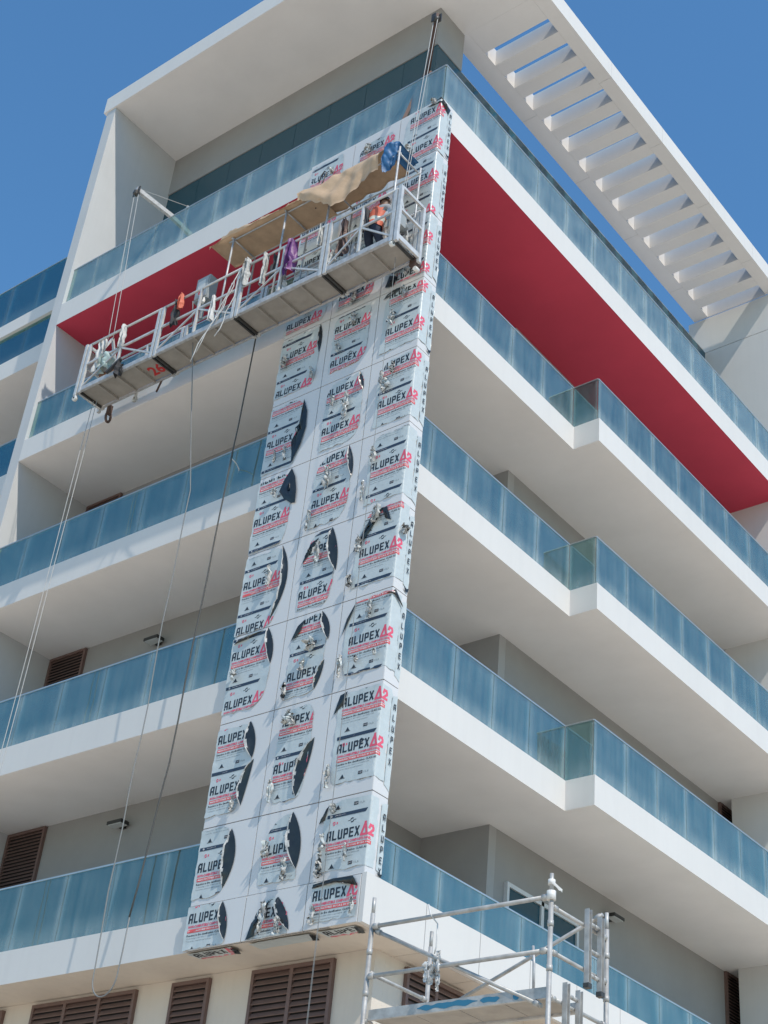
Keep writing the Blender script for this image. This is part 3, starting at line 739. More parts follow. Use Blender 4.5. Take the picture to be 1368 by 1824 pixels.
# film left on the soffit under the column
for x0, x1, ph in ((-2.40, -1.62, .06), (-1.32, -.30, -.25), (-.20, .42, .06)):
    w_ = x1-x0
    def um(u, v, l, x0=x0): return (x0+u, .21-v, 7.518-l)
    fb = film_mesh([(.03, 0), (w_-.05, .0), (w_, .23), (0, .23)], .06, [ph], um, x0*9, .012)
    fb.build('protective_film', FM, sd)
    flap(sd, [(w_-.12, .02), (w_-.02, .0), (w_+.03, .12), (w_, .24), (w_-.06, .12)], um, x0*3, .03)

# ------------------------------------------------------------------ suspended platform
PX0, PX1, PY0, PY1, PZ = -6.75, .50, -.85, -.27, 18.09
G = thing('suspended_platform', ((PX0+PX1)/2, (PY0+PY1)/2, PZ), 'long aluminium suspended work platform hanging in front of the red soffit', 'work platform')
JX = [PX0, -4.82, -2.88, -.945, PX1]
for k in range(4):
    a, b = JX[k]+.012, JX[k+1]-.012
    n = 4 if k < 3 else 3
    for j in range(n):
        p, q = a+(b-a)*j/n, a+(b-a)*(j+1)/n
        piece('deck_panel', (round(q-p-.004, 4), PY1-PY0-.06, .02), 'deck', ((p+q)/2, (PY0+PY1)/2, PZ+.045), G)
    for j in range(n+1):
        p = a+(b-a)*j/n; p = min(max(p, a+.02), b-.02)
        m = MB(); m.box(p-.015, p+.015, PY0+.025, PY1-.025, PZ-.012, PZ+.034); m.build('cross_beam', 'dksteel' if j in (0, n) else 'deck', G)
    for yy, s in ((PY0, 1), (PY1, -1)):
        m = MB(); m.box(a, b, yy-.0125, yy+.0125, PZ, PZ+.095); m.box(a, b, min(yy, yy+s*.035), max(yy, yy+s*.035), PZ-.006, PZ+.004); m.build('side_beam', 'galv', G)
        m = MB(); m.tube([(a, yy, PZ+1.1), (b, yy, PZ+1.1)], .022, 8); m.build('top_rail', 'alu', G)
        m = MB(); m.bar((a, yy, PZ+.63), (b, yy, PZ+.63), .03, .038); m.build('mid_rail', 'alu', G)
        mid = (a+b)/2
        for xx, wd in ((a+.035, .06), (mid, .035), (b-.035, .06)):
            m = MB(); m.box(xx-wd/2, xx+wd/2, yy-.022, yy+.022, PZ-(.03 if wd > .05 else -.09), PZ+1.09); m.build('post', 'alu', G)
        for (p, q) in (((a+.05, .10), (mid-.02, .61)), ((mid+.02, .61), (b-.05, .10))):
            m = MB(); m.bar((p[0], yy, PZ+p[1]), (q[0], yy, PZ+q[1]), .024, .03); m.build('brace', 'alu', G)
# end frames
for xe, sg in ((PX0, -1), (PX1, 1)):
    for yy in (PY0, PY1):
        m = MB(); m.box(xe-.03+sg*.05, xe+.03+sg*.05, yy-.028, yy+.028, PZ-.06, PZ+1.13); m.build('end_post', 'alu', G)
    for zz, hh in ((.02, .09), (.63, .045), (1.10, .05)):
        m = MB(); m.box(xe-.02+sg*.05, xe+.02+sg*.05, PY0+.03, PY1-.03, PZ+zz, PZ+zz+hh); m.build('end_rail', 'alu', G)
    # hoist and stirrup
    hx = xe-sg*.24
    m = MB(); m.bar((hx, PY0, PZ+.63), (hx, (PY0+PY1)/2, PZ+1.38), .05, .035); m.bar((hx, PY1, PZ+.63), (hx, (PY0+PY1)/2, PZ+1.38), .05, .035)
    m.build('stirrup', 'alu', G)
    m = MB(); m.box(hx-.11, hx+.11, (PY0+PY1)/2-.1, (PY0+PY1)/2+.1, PZ+.62, PZ+.96); m.tube([(hx, (PY0+PY1)/2-.18, PZ+.74), (hx, (PY0+PY1)/2+.2, PZ+.74)], .085, 12); m.build('hoist', 'boxgrey', G)
# guide wheels
def wheel(c, r, ax, mat):
    m = MB(); d = Vector(ax)*.03; m.tube([Vector(c)-d, Vector(c)-d*.9, Vector(c)+d*.9, Vector(c)+d], [r*.8, r, r, r*.8], 14)
    m.tube([Vector(c)-d*1.3, Vector(c)+d*1.3], r*.35, 10, 1); m.bar(Vector(c), Vector(c)+Vector((0, 0, r*1.9)), .02, .03, 1)
    m.build('guide_wheel', [mat, 'dksteel'], G)
wheel((-6.80, PY0+.01, PZ-.115), .055, (0, 1, 0), 'wheel'); wheel((.46, PY0+.02, PZ-.07), .045, (1, 0, 0), 'wheel')
m = MB()
for k in range(2):
    cz = PZ-.06-.17
    pts = [(-6.55, PY1+.05+.055*math.cos(t), cz+.11*math.sin(t)) for t in [i*2*math.pi/16 for i in range(17)]]
m.tube(pts, .024, 8); m.box(-6.58, -6.52, PY1+.0, PY1+.09, PZ-.17, PZ+.03, 0); m.build('guide_roller', 'rust', G)
m = MB(); m.tube([(.46, PY1-.03, PZ-.05), (.46, PY1+.10, PZ-.05)], .075, 12, 0); m.box(.40, .52, PY1-.04, PY1+.06, PZ-.03, PZ+.12, 0); m.tube([(.50, PY1-.02, PZ-.16), (.50, PY1+.07, PZ-.16)], .04, 10, 1); m.build('guide_roller', ['rust', 'wheel'], G)
# number sprayed on the underside
m = MB()
for t in text_tris('26', .24, .31, .03): m.face([(-5.215+p[0], -.40-p[1], PZ+.0315-.0) for p in t])
m.build('painted_number', 'redspray', G)
# control box
m = MB(); m.box(-4.18, -3.86, -.72, -.52, PZ+1.02, PZ+1.56); m.box(-4.16, -3.88, -.735, -.72, PZ+1.06, PZ+1.52); m.bar((-4.02, -.62, PZ+.65), (-4.02, -.62, PZ+1.02), .05)
cb = m.build('control_box', 'boxgrey', G)
piece('label_plate', (.18, .004, .20), 'lens', (-4.03, -.738, PZ+1.36), cb)
m = MB(); m.tube([(-4.00, -.735, PZ+1.13), (-4.00, -.775, PZ+1.13)], .035, 10); m.build('stop_button', 'redlamp', cb)
m = MB(); m.tube([(-3.92, -.70, PZ+1.03), (-3.92, -.72, PZ+.92), (-3.9, -.74, PZ+.88)], .028, 8); m.build('cable_plug', 'wheel', cb)
# canopy frame on the platform
CZ = 20.10
for xx in (-3.30, -2.06, -1.05, .38):
    for yy in (PY0+.01, PY1-.01):
        m = MB(); m.tube([(xx, yy, PZ+.11), (xx+.02, yy, CZ+(.12 if xx > 0 else 0))], .018, 7); m.build('canopy_post', 'galv', G)
    m = MB(); m.tube([(xx, PY0-.02, CZ), (xx, PY1+.02, CZ)], .016, 7); m.build('canopy_bar', 'galv', G)
for yy in (PY0+.03, PY1-.03):
    m = MB(); m.tube([(-3.4, yy, CZ-.02), (.42, yy, CZ-.02)], .014, 7); m.build('canopy_bar', 'galv', G)

# cardboard and tarpaulin over the platform
def sheet(fn, nu, nv, t, name, mat, label, cat, group=None):
    b = MB(); b.grid(fn, nu, nv); b2 = MB()
    n = len(b.v); b2.v = list(b.v)+[(x, y+t*.5, z+t) for x, y, z in b.v]
    for f in b.f: b2.f += [f, tuple(i+n for i in f[::-1])]; b2.m += [0, 0]; b2.sm += [True, True]
    edge = [a for a in range(nu+1)]+[nu+(nu+1)*k for k in range(1, nv+1)]+[nv*(nu+1)+a for a in range(nu-1, -1, -1)]+[(nu+1)*k for k in range(nv-1, 0, -1)]
    for i in range(len(edge)):
        p, q = edge[i-1], edge[i]; b2.f.append((p, q, q+n, p+n)); b2.m.append(0); b2.sm.append(False)
    o = b2.build(name, mat); o['label'] = label; o['category'] = cat
    if group: o['group'] = group
    return o
def nz(a, b, s): return noise.noise(Vector((a, b, s)))
def kraft1(a, d):
    x = -3.80+2.42*a
    dep = [(-.25, .03), (-.45, .035), (-.70, .03), (-.88, .02), (-.92, .06), (-.93, .15), (-.92, .24)]
    t = d*(len(dep)-1); i = min(int(t), len(dep)-2); f = t-i
    y = dep[i][0]*(1-f)+dep[i+1][0]*f; z = dep[i][1]*(1-f)+dep[i+1][1]*f
    fr = max(0, d-.55)/.45
    wob = nz(x*1.6, 0, 1)*.12*fr + nz(x*5, d*3, 2)*.03 + abs(nz(x*9, d*2, 6))*.03*fr
    z += wob; 
    if a < .2: z -= (.2-a)/.2*.20*fr
    z -= (.09+.20*max(0, a-.15))*fr
    if d > .9: z += .05*nz(x*13, 2, 5)
    y += .04*abs(nz(x*4, d*3, 11))*fr
    return (x, y-.02*nz(x*4, d*4, 5), CZ+z)
sheet(kraft1, 60, 18, .006, 'cardboard_sheet', 'kraft', 'tan cardboard sheet with a turned-up front edge, left half of the platform canopy', 'cardboard')
def kraft2(a, d):
    x = -1.62+1.74*a
    # d=0 back, 1 lower front hem
    if d < .4:
        t = d/.4; y = -.25-.66*t; z = .14+.05*math.sin(t*3)+.05*a
    else:
        t = (d-.4)/.6; hang = .74-.10*math.cos(a*7)-.05*a; hang *= .55+.45*min(1, a*2.2) if a > .05 else .5
        y = -.91-.16*math.sin(t*2.2)*(.6+.4*math.sin(a*6+1)); z = .17+.05*a-hang*t
    z += .03*nz(a*6, d*5, 8)+.05*nz(a*9, 0, 3)*max(0, d-.5); y += .05*nz(a*7, d*4, 4)+.05*abs(nz(a*4+d*1.5, d*1.2, 9))-.025*abs(nz(a*7-d*3, d*2, 12)); z += (.07*nz(a*15, 1, 3) if d > .95 else 0)
    return (x+.03*nz(a*3, d*5, 3), y, CZ+z)
sheet(kraft2, 44, 26, .005, 'kraft_paper_sheet', 'kraft', 'creased brown kraft paper draped over the platform rail near the column', 'paper sheet')
m_ = MB()
def tarp(a, d):
    x = .12+.24*a
    if d < .3: t = d/.3; y = -.30-.58*t; z = .20
    else: t = (d-.3)/.7; y = -.88-.07*math.sin(t*3+a*4); z = .20-(.56-.12*a)*t
    return (x+.04*nz(a*5, d*5, 1), y+.035*nz(a*8, d*9, 2), CZ+z+.05*nz(a*6, d*6, 7)+.06*a)
sheet(tarp, 14, 20, .004, 'blue_tarpaulin', 'blue', 'crumpled bright blue plastic sheet beside the brown kraft paper', 'tarpaulin')

# ------------------------------------------------------------------ things lying or hanging on the platform
def cloth(name, c, w, h, mat, label, cat, seed, th=.05, twist=.6):
    """a hanging, folded piece of cloth or film"""
    b = MB(); r = random.Random(seed); p0 = r.uniform(0, 6)
    def fn(a, d):
        t = a-.5; wd = w*(.35+.65*d**.7)
        return (c[0]+t*wd+.25*w*nz(a*3, d*4, seed), c[1]-th*math.sin(a*9+p0+d*2)-.5*th*nz(a*5, d*5, seed+1), c[2]-h*d+.12*h*nz(a*4, d*3, seed+2))
    b.grid(fn, 12, 12); n = len(b.v)
    b.v += [(x, y+.004, z) for x, y, z in b.v]; m0 = len(b.f)
    for f in b.f[:m0]: b.f.append(tuple(i+n for i in f[::-1])); b.m.append(0); b.sm.append(True)
    o = b.build(name, mat); o['label'] = label; o['category'] = cat; return o
cloth('purple_bag', (-1.72, PY0-.03, PZ+1.12), .26, .72, 'purple', 'purple plastic bag hanging from the platform rail', 'bag', 3, .07)
cloth('rag', (-5.78, PY0-.03, PZ+1.12), .17, .50, 'rag', 'white rag hanging on the platform top rail left of the control box', 'rag', 5)
cloth('rag', (-6.42, PY0+.05, PZ+1.14), .22, .75, 'rag', 'white rags draped over the far left end of the platform rail', 'rag', 6, .06)
cloth('film_bundle', (-6.18, PY0+.02, PZ+.66), .36, .36, 'teal', 'pale green crumpled sheet inside the left end of the platform', 'plastic sheet', 8, .08)
cloth('rag', (-5.66, PY0-.04, PZ+.20), .24, .28, 'dkrag', 'dark rag lying over the lower edge of the platform left end', 'rag', 9, .06)
m = MB()
m.bar((-5.98, PY0-.03, PZ+.10), (-5.62, PY0-.05, PZ+.26), .06, .05); o = m.build('glove', 'dkrag'); o['label'] = 'dark work glove on the platform edge by the dark rag'; o['category'] = 'glove'
m = MB(); m.box(-6.42, -6.02, -.72, -.45, PZ+.058, PZ+.34); m.box(-6.43, -6.01, -.73, -.44, PZ+.34, PZ+.36)
o = m.build('brown_board_box', 'brownbox'); o['label'] = 'brown board box standing on the platform deck at its left end'; o['category'] = 'box'
cloth('dark_cloth', (-4.42, PY0-.03, PZ+1.06), .20, .55, 'dkrag', 'dark cloth hanging on the platform rail left of the grey control box', 'cloth', 12, .06)
cloth('orange_strap', (-4.30, PY0-.05, PZ+1.16), .10, .34, 'vest', 'orange strap hanging beside the grey control box', 'strap', 14, .04)
cloth('brown_cloth', (-.62, PY0+.04, PZ+1.05), .18, .75, 'rust', 'brown cloth hanging from the platform rail left of the worker', 'cloth', 15, .05)
cloth('dark_bag', (-.22, PY0+.06, PZ+1.10), .16, .48, 'dkrag', 'dark brown bag hanging on the rail right beside the worker', 'bag', 16, .05)
cloth('film_strip', (-2.75, PY0-.03, PZ+1.22), .14, .60, 'filmscrap', 'white film strips tied to the top rail at the middle of the platform', 'plastic strip', 18, .05)
cloth('film_strip', (-.80, PY0+.05, PZ+.45), .26, .28, 'filmscrap', 'crumpled white film lying behind the lower rail right of the purple bag', 'plastic strip', 19, .06)
cloth('film_strip', (-1.95, PY0+.10, PZ+.55), .22, .40, 'filmscrap', 'grey crumpled film behind the brace below the purple bag', 'plastic strip', 20, .06)
cloth('film_strip', (-5.85, PY1+.03, PZ+.05), .10, .22, 'filmscrap', 'small pale film scrap dangling below the deck near the red number', 'plastic strip', 22, .03)
cloth('film_strip', (.30, PY1+.02, PZ+.62), .26, .46, 'filmscrap', 'crumpled film in the right end of the platform', 'plastic strip', 23, .06)
cloth('film_strip', (-3.45, PY0-.02, PZ+.72), .10, .55, 'rag', 'thin white strip hanging from the mid rail right of the control box', 'plastic strip', 31, .04)
cloth('film_strip', (-1.10, PY0-.02, PZ+1.14), .12, .46, 'filmscrap', 'white strip tied on the top rail at the joint right of the purple bag', 'plastic strip', 33, .05)
cloth('film_strip', (-2.32, PY0-.02, PZ+1.13), .12, .70, 'filmscrap', 'long pale strip tied on the top rail left of the purple bag', 'plastic strip', 35, .05)
cloth('rag', (-2.15, PY0+.05, PZ+1.06), .18, .50, 'dkrag', 'black cloth hanging just left of the purple bag', 'rag', 37, .05)
m = MB(); m.bar((-5.28, PY1+.02, PZ-.20), (-5.18, PY1+.01, PZ+.02), .03, .02); o = m.build('stick', 'rust'); o['label'] = 'short brown stick poking below the deck by the red number'; o['category'] = 'stick'

# ------------------------------------------------------------------ roof beams carrying the platform
def hoist_beam(tip, back, label, mat='galv'):
    tip = Vector(tip); back = Vector(back); d = (back-tip).normalized()
    t = thing('suspension_beam', (back.x, back.y, 22.12), label, 'beam', 'roof suspension beams')
    m = MB(); m.bar(tip, back, .07, .10); m.build('beam', mat, t)
    m = MB(); s = tip+d*.02; n = Vector((-d.y, d.x, 0))
    m.bar(s-n*.05+Vector((0, 0, .04)), s-n*.05-Vector((0, 0, .16)), .02, .09, 0); m.bar(s+n*.05+Vector((0, 0, .04)), s+n*.05-Vector((0, 0, .16)), .02, .09, 0)
    m.tube([s-n*.045-Vector((0, 0, .10)), s+n*.045-Vector((0, 0, .10))], .06, 12, 0); m.build('pulley', 'dksteel', t)
    st = tip+d*1.25
    for sgn in (-1, 1):
        m = MB(); m.bar(st+n*.03*sgn-Vector((0, 0, .05)), Vector((st.x, st.y, 22.12))+n*.35*sgn, .06, .06); m.build('stand_leg', mat, t)
    m = MB(); m.bar(Vector((back.x, back.y, 22.12)), back, .07, .07); m.build('stand_leg', mat, t)
    m = MB(); m.tube([tip+d*.06+Vector((0, 0, .05)), st+Vector((0, 0, .55)), back+Vector((0, 0, .06))], .006, 5); m.bar(st, st+Vector((0, 0, .56)), .04); m.build('stay_wire', 'rope', t)
    return t
TL = (-6.66, -.76, 23.32); TR = (.71, -.64, 23.55)
hoist_beam(TL, (-6.44, 1.6, 23.24), 'grey steel beam reaching out over the left part of the terrace glass')
hoist_beam(TR, (-.9, 1.05, 23.62), 'dark steel beam reaching out over the corner of the terrace', 'rust')
def rope(name, pts, r, mat, label, cat='rope', group=None, n=5):
    m = MB(); m.tube(pts, r, n); o = m.build(name, mat); o['label'] = label; o['category'] = cat
    if group: o['group'] = group
    return o
def vline(a, b, n=14, wob=.0, s=0):
    a = Vector(a); b = Vector(b); return [a.lerp(b, k/n)+Vector((wob*nz(k*.35, s, 1), wob*nz(k*.35, s, 4), 0)) for k in range(n+1)]
rope('wire_rope', vline((TL[0]-.03, TL[1], 23.22), (-6.56, -.62, 19.4)), .0065, 'rope', 'left one of the two wires from the left roof beam to the platform', group='platform wires')
rope('wire_rope', vline((TL[0]+.07, TL[1]+.02, 23.22), (-6.44, -.60, 19.4)), .0065, 'rope', 'right one of the two wires from the left roof beam to the platform', group='platform wires')
rope('wire_rope', vline((TR[0]-.06, TR[1], 23.46), (.36, -.60, 19.4)), .0065, 'rope', 'left one of the two wires from the corner roof beam to the platform', group='platform wires')
rope('wire_rope', vline((TR[0]+.03, TR[1], 23.46), (.30, -.50, 19.4)), .0065, 'rope', 'right one of the two wires from the corner roof beam to the platform', group='platform wires')
rope('wire_rope', vline((-6.57, -.60, 17.98), (-6.75, -.70, .05), 16, .02, 2), .0065, 'rope', 'left one of the two wires hanging below the left platform end', group='wires below the platform')
rope('wire_rope', vline((-6.47, -.60, 17.98), (-6.62, -.70, .05), 16, .02, 5), .0065, 'rope', 'right one of the two wires hanging below the left platform end', group='wires below the platform')
rope('wire_rope', vline((.36, -.60, 17.98), (.30, -.55, .05), 16, .01, 7), .003, 'grcable', 'left one of the two thin wires hanging in front of the torn film column', group='wires below the platform')
rope('wire_rope', vline((.29, -.52, 17.98), (.22, -.45, .05), 16, .01, 8), .003, 'grcable', 'right one of the two thin wires hanging in front of the torn film column', group='wires below the platform')
loop = vline((-4.05, -.84, 19.0), (-3.78, -.30, 15.2), 5, .02, 1)+vline((-3.8, -.3, 14.6), (-3.83, -.3, 8.0), 14, .04, 3)
loop += [Vector((-3.585-.235*math.cos(t), -.3, 7.28-.27*math.sin(t))) for t in [k*math.pi/12 for k in range(13)]]+[Vector((-3.345, -.29, 7.6)), Vector((-3.345, -.28, 8.05))]
rope('power_cable', loop, .010, 'grcable', 'grey cable hanging from the platform with a loop over the brown louvres', 'cable')
rope('power_cable', vline((-3.35, -.28, 8.05), (-3.20, -.2, 10.3), 5, .02, 1)+vline((-3.18, -.2, 11), (-3.06, -.2, 15.7), 8, .02, 6)+vline((-3.02, -.2, 16.3), (-2.92, -.25, 18.2), 4), .013, 'dkcable', 'dark cable hanging between the grey cable and the column', 'cable')
rope('rope_tie', [(-3.06, -.2, 15.64), (-3.08, -.05, 15.63), (-3.12, .07, 15.60), (-3.16, .10, 15.56)], .009, 'rag', 'short white rope tie at the balcony rail on the dark cable', 'rope')
for k, (x0, z0, x1, z1) in enumerate(((-2.86, 19.15, -3.30, 18.15), (-2.80, 19.2, -3.18, 17.75), (-2.92, 19.1, -3.55, 17.55), (-3.05, 18.9, -3.62, 17.35))):
    rope('loose_cord', vline((x0, PY0-.03, z0), (x1, PY0-.03-.03*k, z1), 9, .09, k+11), .009, 'rag', ('first', 'second', 'third', 'fourth')[k]+' from the right of the white cords trailing off the platform middle', 'cord', 'white cords on the platform')
m = MB(); m.tube([(-1.62, -.6, 20.75), (-1.58, -.6, 20.92), (-1.52, -.6, 20.98), (-1.47, -.6, 20.92), (-1.53, -.6, 20.72), (-1.56, -.6, 20.60), (-1.60, -.6, 20.12)], .012, 6)
o = m.build('wire_sling', 'dksteel'); o['label'] = 'small dark wire loop sticking up over the cardboard canopy'; o['category'] = 'sling'

# ------------------------------------------------------------------ mobile scaffold
SXA, SXB, SYA, SYB = 1.51, 3.84, -1.0, .08
A = thing('scaffold_tower', ((SXA+SXB)/2, (SYA+SYB)/2, 0), 'aluminium scaffold tower standing at the lower right corner of the building', 'scaffold')
for (x, y, zt) in ((SXA, SYA, 7.36), (SXB, SYA, 7.27), (SXA, SYB, 7.32), (SXB, SYB, 7.21)):
    m = MB(); m.tube([(x, y, .12), (x, y, zt-.18)], .027, 10); m.tube([(x, y, zt-.18), (x, y, zt)], .022, 10)
    for zj in (6.75, 6.30, 4.8, 2.8): m.tube([(x, y, zj-.03), (x, y, zj+.03)], .033, 10)
    po = m.build('post', 'scaf', A)
    m = MB(); m.tube([(x, y-.02, .06), (x, y+.02, .06)], .06, 12); m.build('castor', 'dkcable', A)
def tb(name, p, q, r=.022, mat='scaf'):
    m = MB(); m.tube([p, q], r, 8); d = (Vector(q)-Vector(p)).normalized()
    for e, s in ((p, 1), (q, -1)): m.tube([Vector(e)+d*s*.03, Vector(e)+d*s*.10], r*1.45, 8)
    return m.build(name, mat, A)
for z in (7.03, 6.48, 4.9, 2.9, .6): tb('rail', (SXA, SYA, z), (SXB, SYA, z), .025)
for z in (6.93, 6.47, 6.02, 5.3, 4.6, 3.9, 3.2, 2.5, 1.8, 1.1, .5):
    tb('rung', (SXB, SYA, z), (SXB, SYB, z))
for z in (6.53, 6.02, 5.3, 4.6, 3.9, 3.2, 2.5, 1.8, 1.1, .5): tb('rung', (SXA, SYA, z), (SXA, SYB, z))
tb('brace', (SXA+.02, SYA+.03, 7.0), (SXB-.1, SYA+.04, 5.95)); tb('brace', (SXA+.1, SYB, 6.35), (SXB-.05, SYB, 7.20))
tb('brace', (SXA, SYB, 4.0), (SXB, SYB, 6.0)); tb('brace', (SXA, SYA+.03, 5.8), (SXB, SYA+.03, 4.0))
m = MB(); m.tube([(2.95, SYB-.05, 6.95), (3.0, SYB-.1, 6.75), (3.02, SYB-.12, 6.45)], .016, 6); m.build('hook', 'galv', A)
m = MB(); m.box(SXA+.04, SXB-.02, SYA+.03, SYA+.07, 6.02, 6.13); m.build('deck_beam', 'scaf', A)
m = MB(); m.box(SXA+.04, SXB-.02, SYB-.5, SYB-.46, 6.02, 6.13); m.build('deck_beam', 'scaf', A)
for k in range(4):
    a = SXA+.05+k*.56; piece('deck_plate', (.55, .50, .018), 'deck', (a+.275, SYA+.32, 6.05), A)
m = MB()
for a, b in ((2.20, 2.97), (3.00, 3.24)):
    n = 26; up = []; dn = []
    for k in range(n+1):
        t = k/n; e = min(1, 5*min(t, 1-t)+.15); x = a+(b-a)*t
        up.append((x, SYA+.0285, 6.077+.036*e*(.75+.6*nz(x*9, 1, 2)))); dn.append((x, SYA+.0285, 6.077-.034*e*(.75+.6*nz(x*8, 5, 2))))
    for k in range(n): m.face([dn[k], dn[k+1], up[k+1], up[k]])
m.tube([(3.44, SYA+.0305, 6.075), (3.44, SYA+.026, 6.075)], .04, 10); m.build('paint_mark', 'blueink', A)
for (y, z0, z1) in ((-.38, 6.30, 7.09), (-.13, 6.28, 7.08), (-.77, 5.0, 6.21), (-.53, 5.0, 6.20)):
    m = MB(); m.box(SXB+.03, SXB+.055, y-.03, y+.03, z0, z1); m.box(SXB+.055, SXB+.085, y-.03, y-.024, z0, z1); m.box(SXB+.055, SXB+.085, y+.024, y+.03, z0, z1)
    m.box(SXB+.025, SXB+.09, y-.034, y+.034, z0-.03, z0+.02, 1)
    for zz in (z0+.2, z0+.45, z0+.62): m.tube([(SXB+.053, y, zz), (SXB+.060, y, zz)], .012, 8, 1)
    m.build('ladder_stile', ['scaf', 'dksteel'], A)
for z in (6.67, 6.42, 6.95): tb('ladder_rung', (SXB+.05, -.36, z), (SXB+.05, -.15, z), .016)
for z in (6.1, 5.8, 5.4): tb('ladder_rung', (SXB+.05, -.75, z), (SXB+.05, -.55, z), .016)
m = MB(); m.tube([(SXB, SYA, 6.99), (SXB, SYA, 7.085)], .048, 12); m.tube([(SXB, SYA, 7.15), (SXB, SYA, 7.205)], .038, 12)
m.grid(lambda a, d: (SXB+.02+.10*a+.02*nz(a*6, d*3, 1), SYA-.03+.05*a, 7.19-.10*a-.035*d*(1+.6*nz(a*8, d*4, 3))), 6, 2)
o = m.build('white_tape', 'tape'); o['label'] = 'white tape wound round the top of the near scaffold post'; o['category'] = 'tape'
rope('hanging_string', [(2.30, SYA-.03, 7.16), (2.33, SYA-.03, 7.05), (2.40, SYA+.02, 6.95), (2.42, SYA, 6.7), (2.40, SYA, 6.62)], .008, 'rag', 'white string tied to the top rail of the scaffold', 'string')
b = MB()
for k in range(5):
    ph = k*1.7
    b.grid(lambda a, d: (2.40+.07*math.cos(ph)+.05*(a-.5)+.05*nz(a*4, d*4, k), SYA-.02+.05*math.sin(ph)+.04*nz(a*5, d*5, k+4), 6.64-.05*k-.22*d+.03*nz(a*5, d*4, k+8)), 5, 8, k % 2)
o = b.build('film_scrap', ['rag', 'filmscrap']); o['label'] = 'bunch of torn printed film hanging inside the scaffold'; o['category'] = 'plastic scrap'

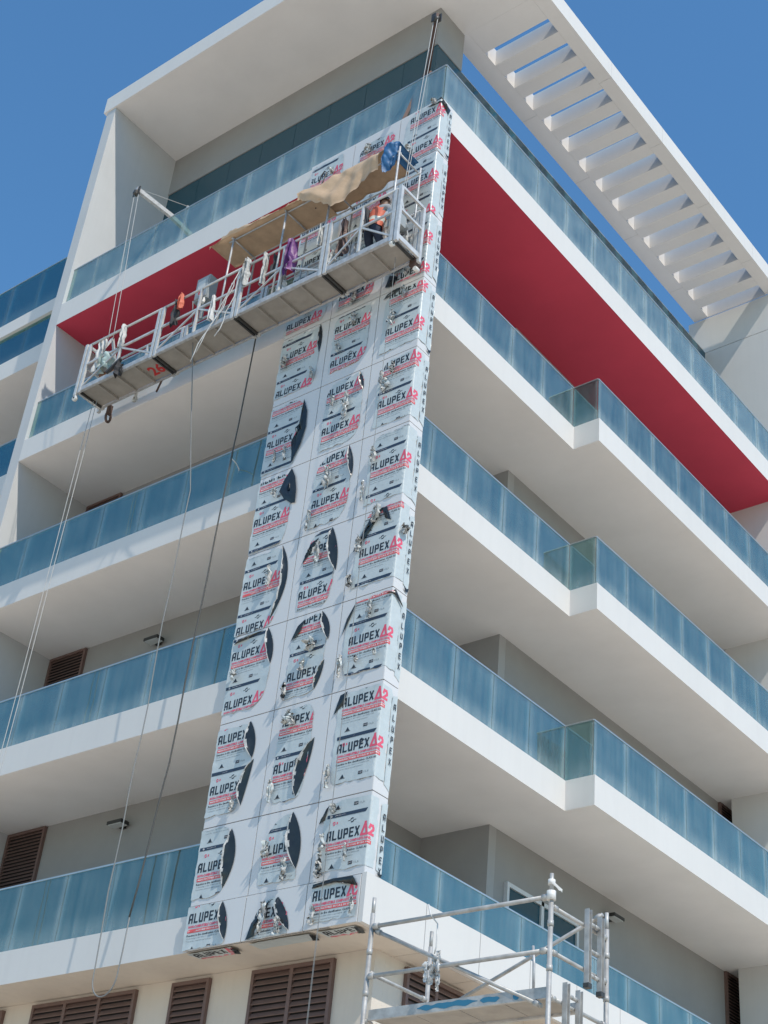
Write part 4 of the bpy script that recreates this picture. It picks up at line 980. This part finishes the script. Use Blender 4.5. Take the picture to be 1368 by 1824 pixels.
# ------------------------------------------------------------------ the worker, stooping towards the column
def worker():
    feet = Vector((-.20, -.60, PZ+.056))
    P = {}; E = []
    def v(n, p, r): P[n] = (Vector(p), r)
    v('pel', (0, -.02, .74), (.135, .11)); v('sp1', (.01, .01, .90), (.135, .105)); v('sp2', (.03, .05, 1.06), (.15, .11)); v('sp3', (.05, .08, 1.18), (.15, .10)); v('nk', (.07, .10, 1.27), (.055, .055)); v('hd0', (.08, .12, 1.32), (.065, .07)); v('hd1', (.085, .135, 1.40), (.075, .088)); v('hd2', (.08, .13, 1.475), (.055, .065))
    for s, n in ((-1, 'l'), (1, 'r')):
        v(n+'sh', (.05+s*.17, .07, 1.17), (.058, .058)); v(n+'el', (.05+s*.24, .15, .95), (.042, .042)); v(n+'wr', (.05+s*.16, .40, 1.0), (.028, .028)); v(n+'pm', (.05+s*.14, .46, 1.02), (.034, .02))
        for k in range(4):
            x = .05+s*.14+(k-1.5)*.019; L = (.055, .065, .062, .048)[k]
            v(n+'f%da' % k, (x, .50, 1.03), (.009, .009)); v(n+'f%db' % k, (x, .50+L*.55, 1.022), (.008, .008)); v(n+'f%dc' % k, (x, .50+L*.85, 1.0), (.007, .007))
        v(n+'ta', (.05+s*.14-s*.04, .455, 1.01), (.010, .010)); v(n+'tb', (.05+s*.14-s*.055, .49, 1.0), (.009, .009))
        v(n+'hp', (s*.09, -.02, .68), (.09, .085)); v(n+'kn', (s*.11, .12, .40), (.062, .062)); v(n+'an', (s*.11, -.02, .09), (.042, .045)); v(n+'he', (s*.11, -.05, .045), (.042, .045)); v(n+'to', (s*.12, .14, .035), (.042, .032))
        E.extend([('pel', n+'hp'), (n+'hp', n+'kn'), (n+'kn', n+'an'), (n+'an', n+'he'), (n+'an', n+'to'), ('sp3', n+'sh'), (n+'sh', n+'el'), (n+'el', n+'wr'), (n+'wr', n+'pm'), (n+'pm', n+'ta'), (n+'ta', n+'tb')])
        for k in range(4): E.extend([(n+'pm', n+'f%da' % k), (n+'f%da' % k, n+'f%db' % k), (n+'f%db' % k, n+'f%dc' % k)])
    E.extend([('pel', 'sp1'), ('sp1', 'sp2'), ('sp2', 'sp3'), ('sp3', 'nk'), ('nk', 'hd0'), ('hd0', 'hd1'), ('hd1', 'hd2')])
    names = list(P); ix = {n: i for i, n in enumerate(names)}
    me = bpy.data.meshes.new('sk'); me.from_pydata([P[n][0] for n in names], [(ix[a], ix[b]) for a, b in E], [])
    o = bpy.data.objects.new('sk', me); COL.objects.link(o); sm = o.modifiers.new('s', 'SKIN'); sm.use_smooth_shade = True
    for n in names:
        d = me.skin_vertices[0].data[ix[n]]; d.radius = P[n][1]; d.use_root = (n == 'pel')
    ss = o.modifiers.new('u', 'SUBSURF'); ss.levels = 2; ss.render_levels = 2
    dg = bpy.context.evaluated_depsgraph_get(); bm = bpy.data.meshes.new_from_object(o.evaluated_get(dg)); bpy.data.objects.remove(o, do_unlink=True)
    for k in ('shirt', 'skin', 'trouser', 'shoe'): bm.materials.append(M[k])
    mat = {'hd': 1, 'nk': 1}
    seg = [(P[a][0], P[b][0], a, b) for a, b in E]
    def cls(c):
        best = None
        for a, b, na, nb in seg:
            t = max(0, min(1, (c-a).dot(b-a)/((b-a).length_squared+1e-9))); d = (c-a.lerp(b, t)).length
            if best is None or d < best[0]: best = (d, na, nb, t)
        _, na, nb, t = best
        if nb[:2] == 'hd' or (na == 'sp3' and nb == 'nk' and t > .7): return 1
        k = nb[1:]
        if k in ('pm', 'ta', 'tb') or k[:1] == 'f': return 1
        if k in ('he', 'to'): return 3
        if k in ('hp', 'kn', 'an') or (nb == 'sp1' and t < .35): return 2
        return 0
    for p in bm.polygons: p.material_index = cls(p.center); p.use_smooth = True
    W = link('person', bm, feet); W['label'] = 'worker in an orange vest and grey shirt stooping at the right end of the platform'; W['category'] = 'person'
    # face details, hair cap
    h = Vector((.085, .135, 1.405))+feet
    b = MB()
    def cap(a, d):
        t = a*2*math.pi; p = d*1.75
        return (h.x+.088*math.sin(p)*math.cos(t), h.y-.012+.103*math.sin(p)*math.sin(t)*(.80 if math.sin(t) > 0 else 1), h.z+.012+.098*math.cos(p))
    b.grid(cap, 18, 9); b.build('hair', 'hair', W)
    b = MB(); b.tube([h+Vector((0, .075, .0)), h+Vector((0, .108, -.022)), h+Vector((0, .08, -.032))], [.008, .013, .007], 6); b.build('nose', 'skin', W)
    for s in (-1, 1):
        b = MB(); b.tube([h+Vector((s*.083, -.01, .015)), h+Vector((s*.095, -.02, -.0)), h+Vector((s*.085, -.012, -.03))], [.008, .015, .008], 6); b.build('ear', 'skin', W)
        b = MB(); b.tube([h+Vector((s*.03-.01, .083, .012)), h+Vector((s*.03+.01, .083, .012))], .006, 6); b.build('eye', 'hair', W)
    b = MB(); b.tube([h+Vector((-.022, .083, -.052)), h+Vector((.022, .083, -.052))], .005, 5); b.build('mouth', 'rust', W)
    # vest: a shell round the trunk
    b = MB(); lv_ = [(.0, -.01, .72, .17, .145), (.005, .01, .82, .172, .142), (.01, .035, .92, .172, .14), (.03, .045, 1.04, .182, .142), (.045, .07, 1.14, .178, .132), (.055, .085, 1.22, .13, .10)]
    n = 22; rows = []
    for (x, y, z, rx, ry) in lv_:
        row = []
        for k in range(n):
            t = 2*math.pi*k/n; row.append(len(b.v)); b.v.append((feet.x+x+rx*math.cos(t), feet.y+y+ry*math.sin(t)-.0, feet.z+z+.012*math.sin(t*5+z*9)))
        rows.append(row)
    for i in range(len(rows)-1):
        for k in range(n):
            t = 2*math.pi*(k+.5)/n
            if i >= 3 and abs(math.cos(t)) > .80: continue
            b.f.append((rows[i][k], rows[i][(k+1) % n], rows[i+1][(k+1) % n], rows[i+1][k])); b.m.append(1 if i == 1 else 0); b.sm.append(True)
    b.build('safety_vest', ['vest', 'stripe'], W)
worker()
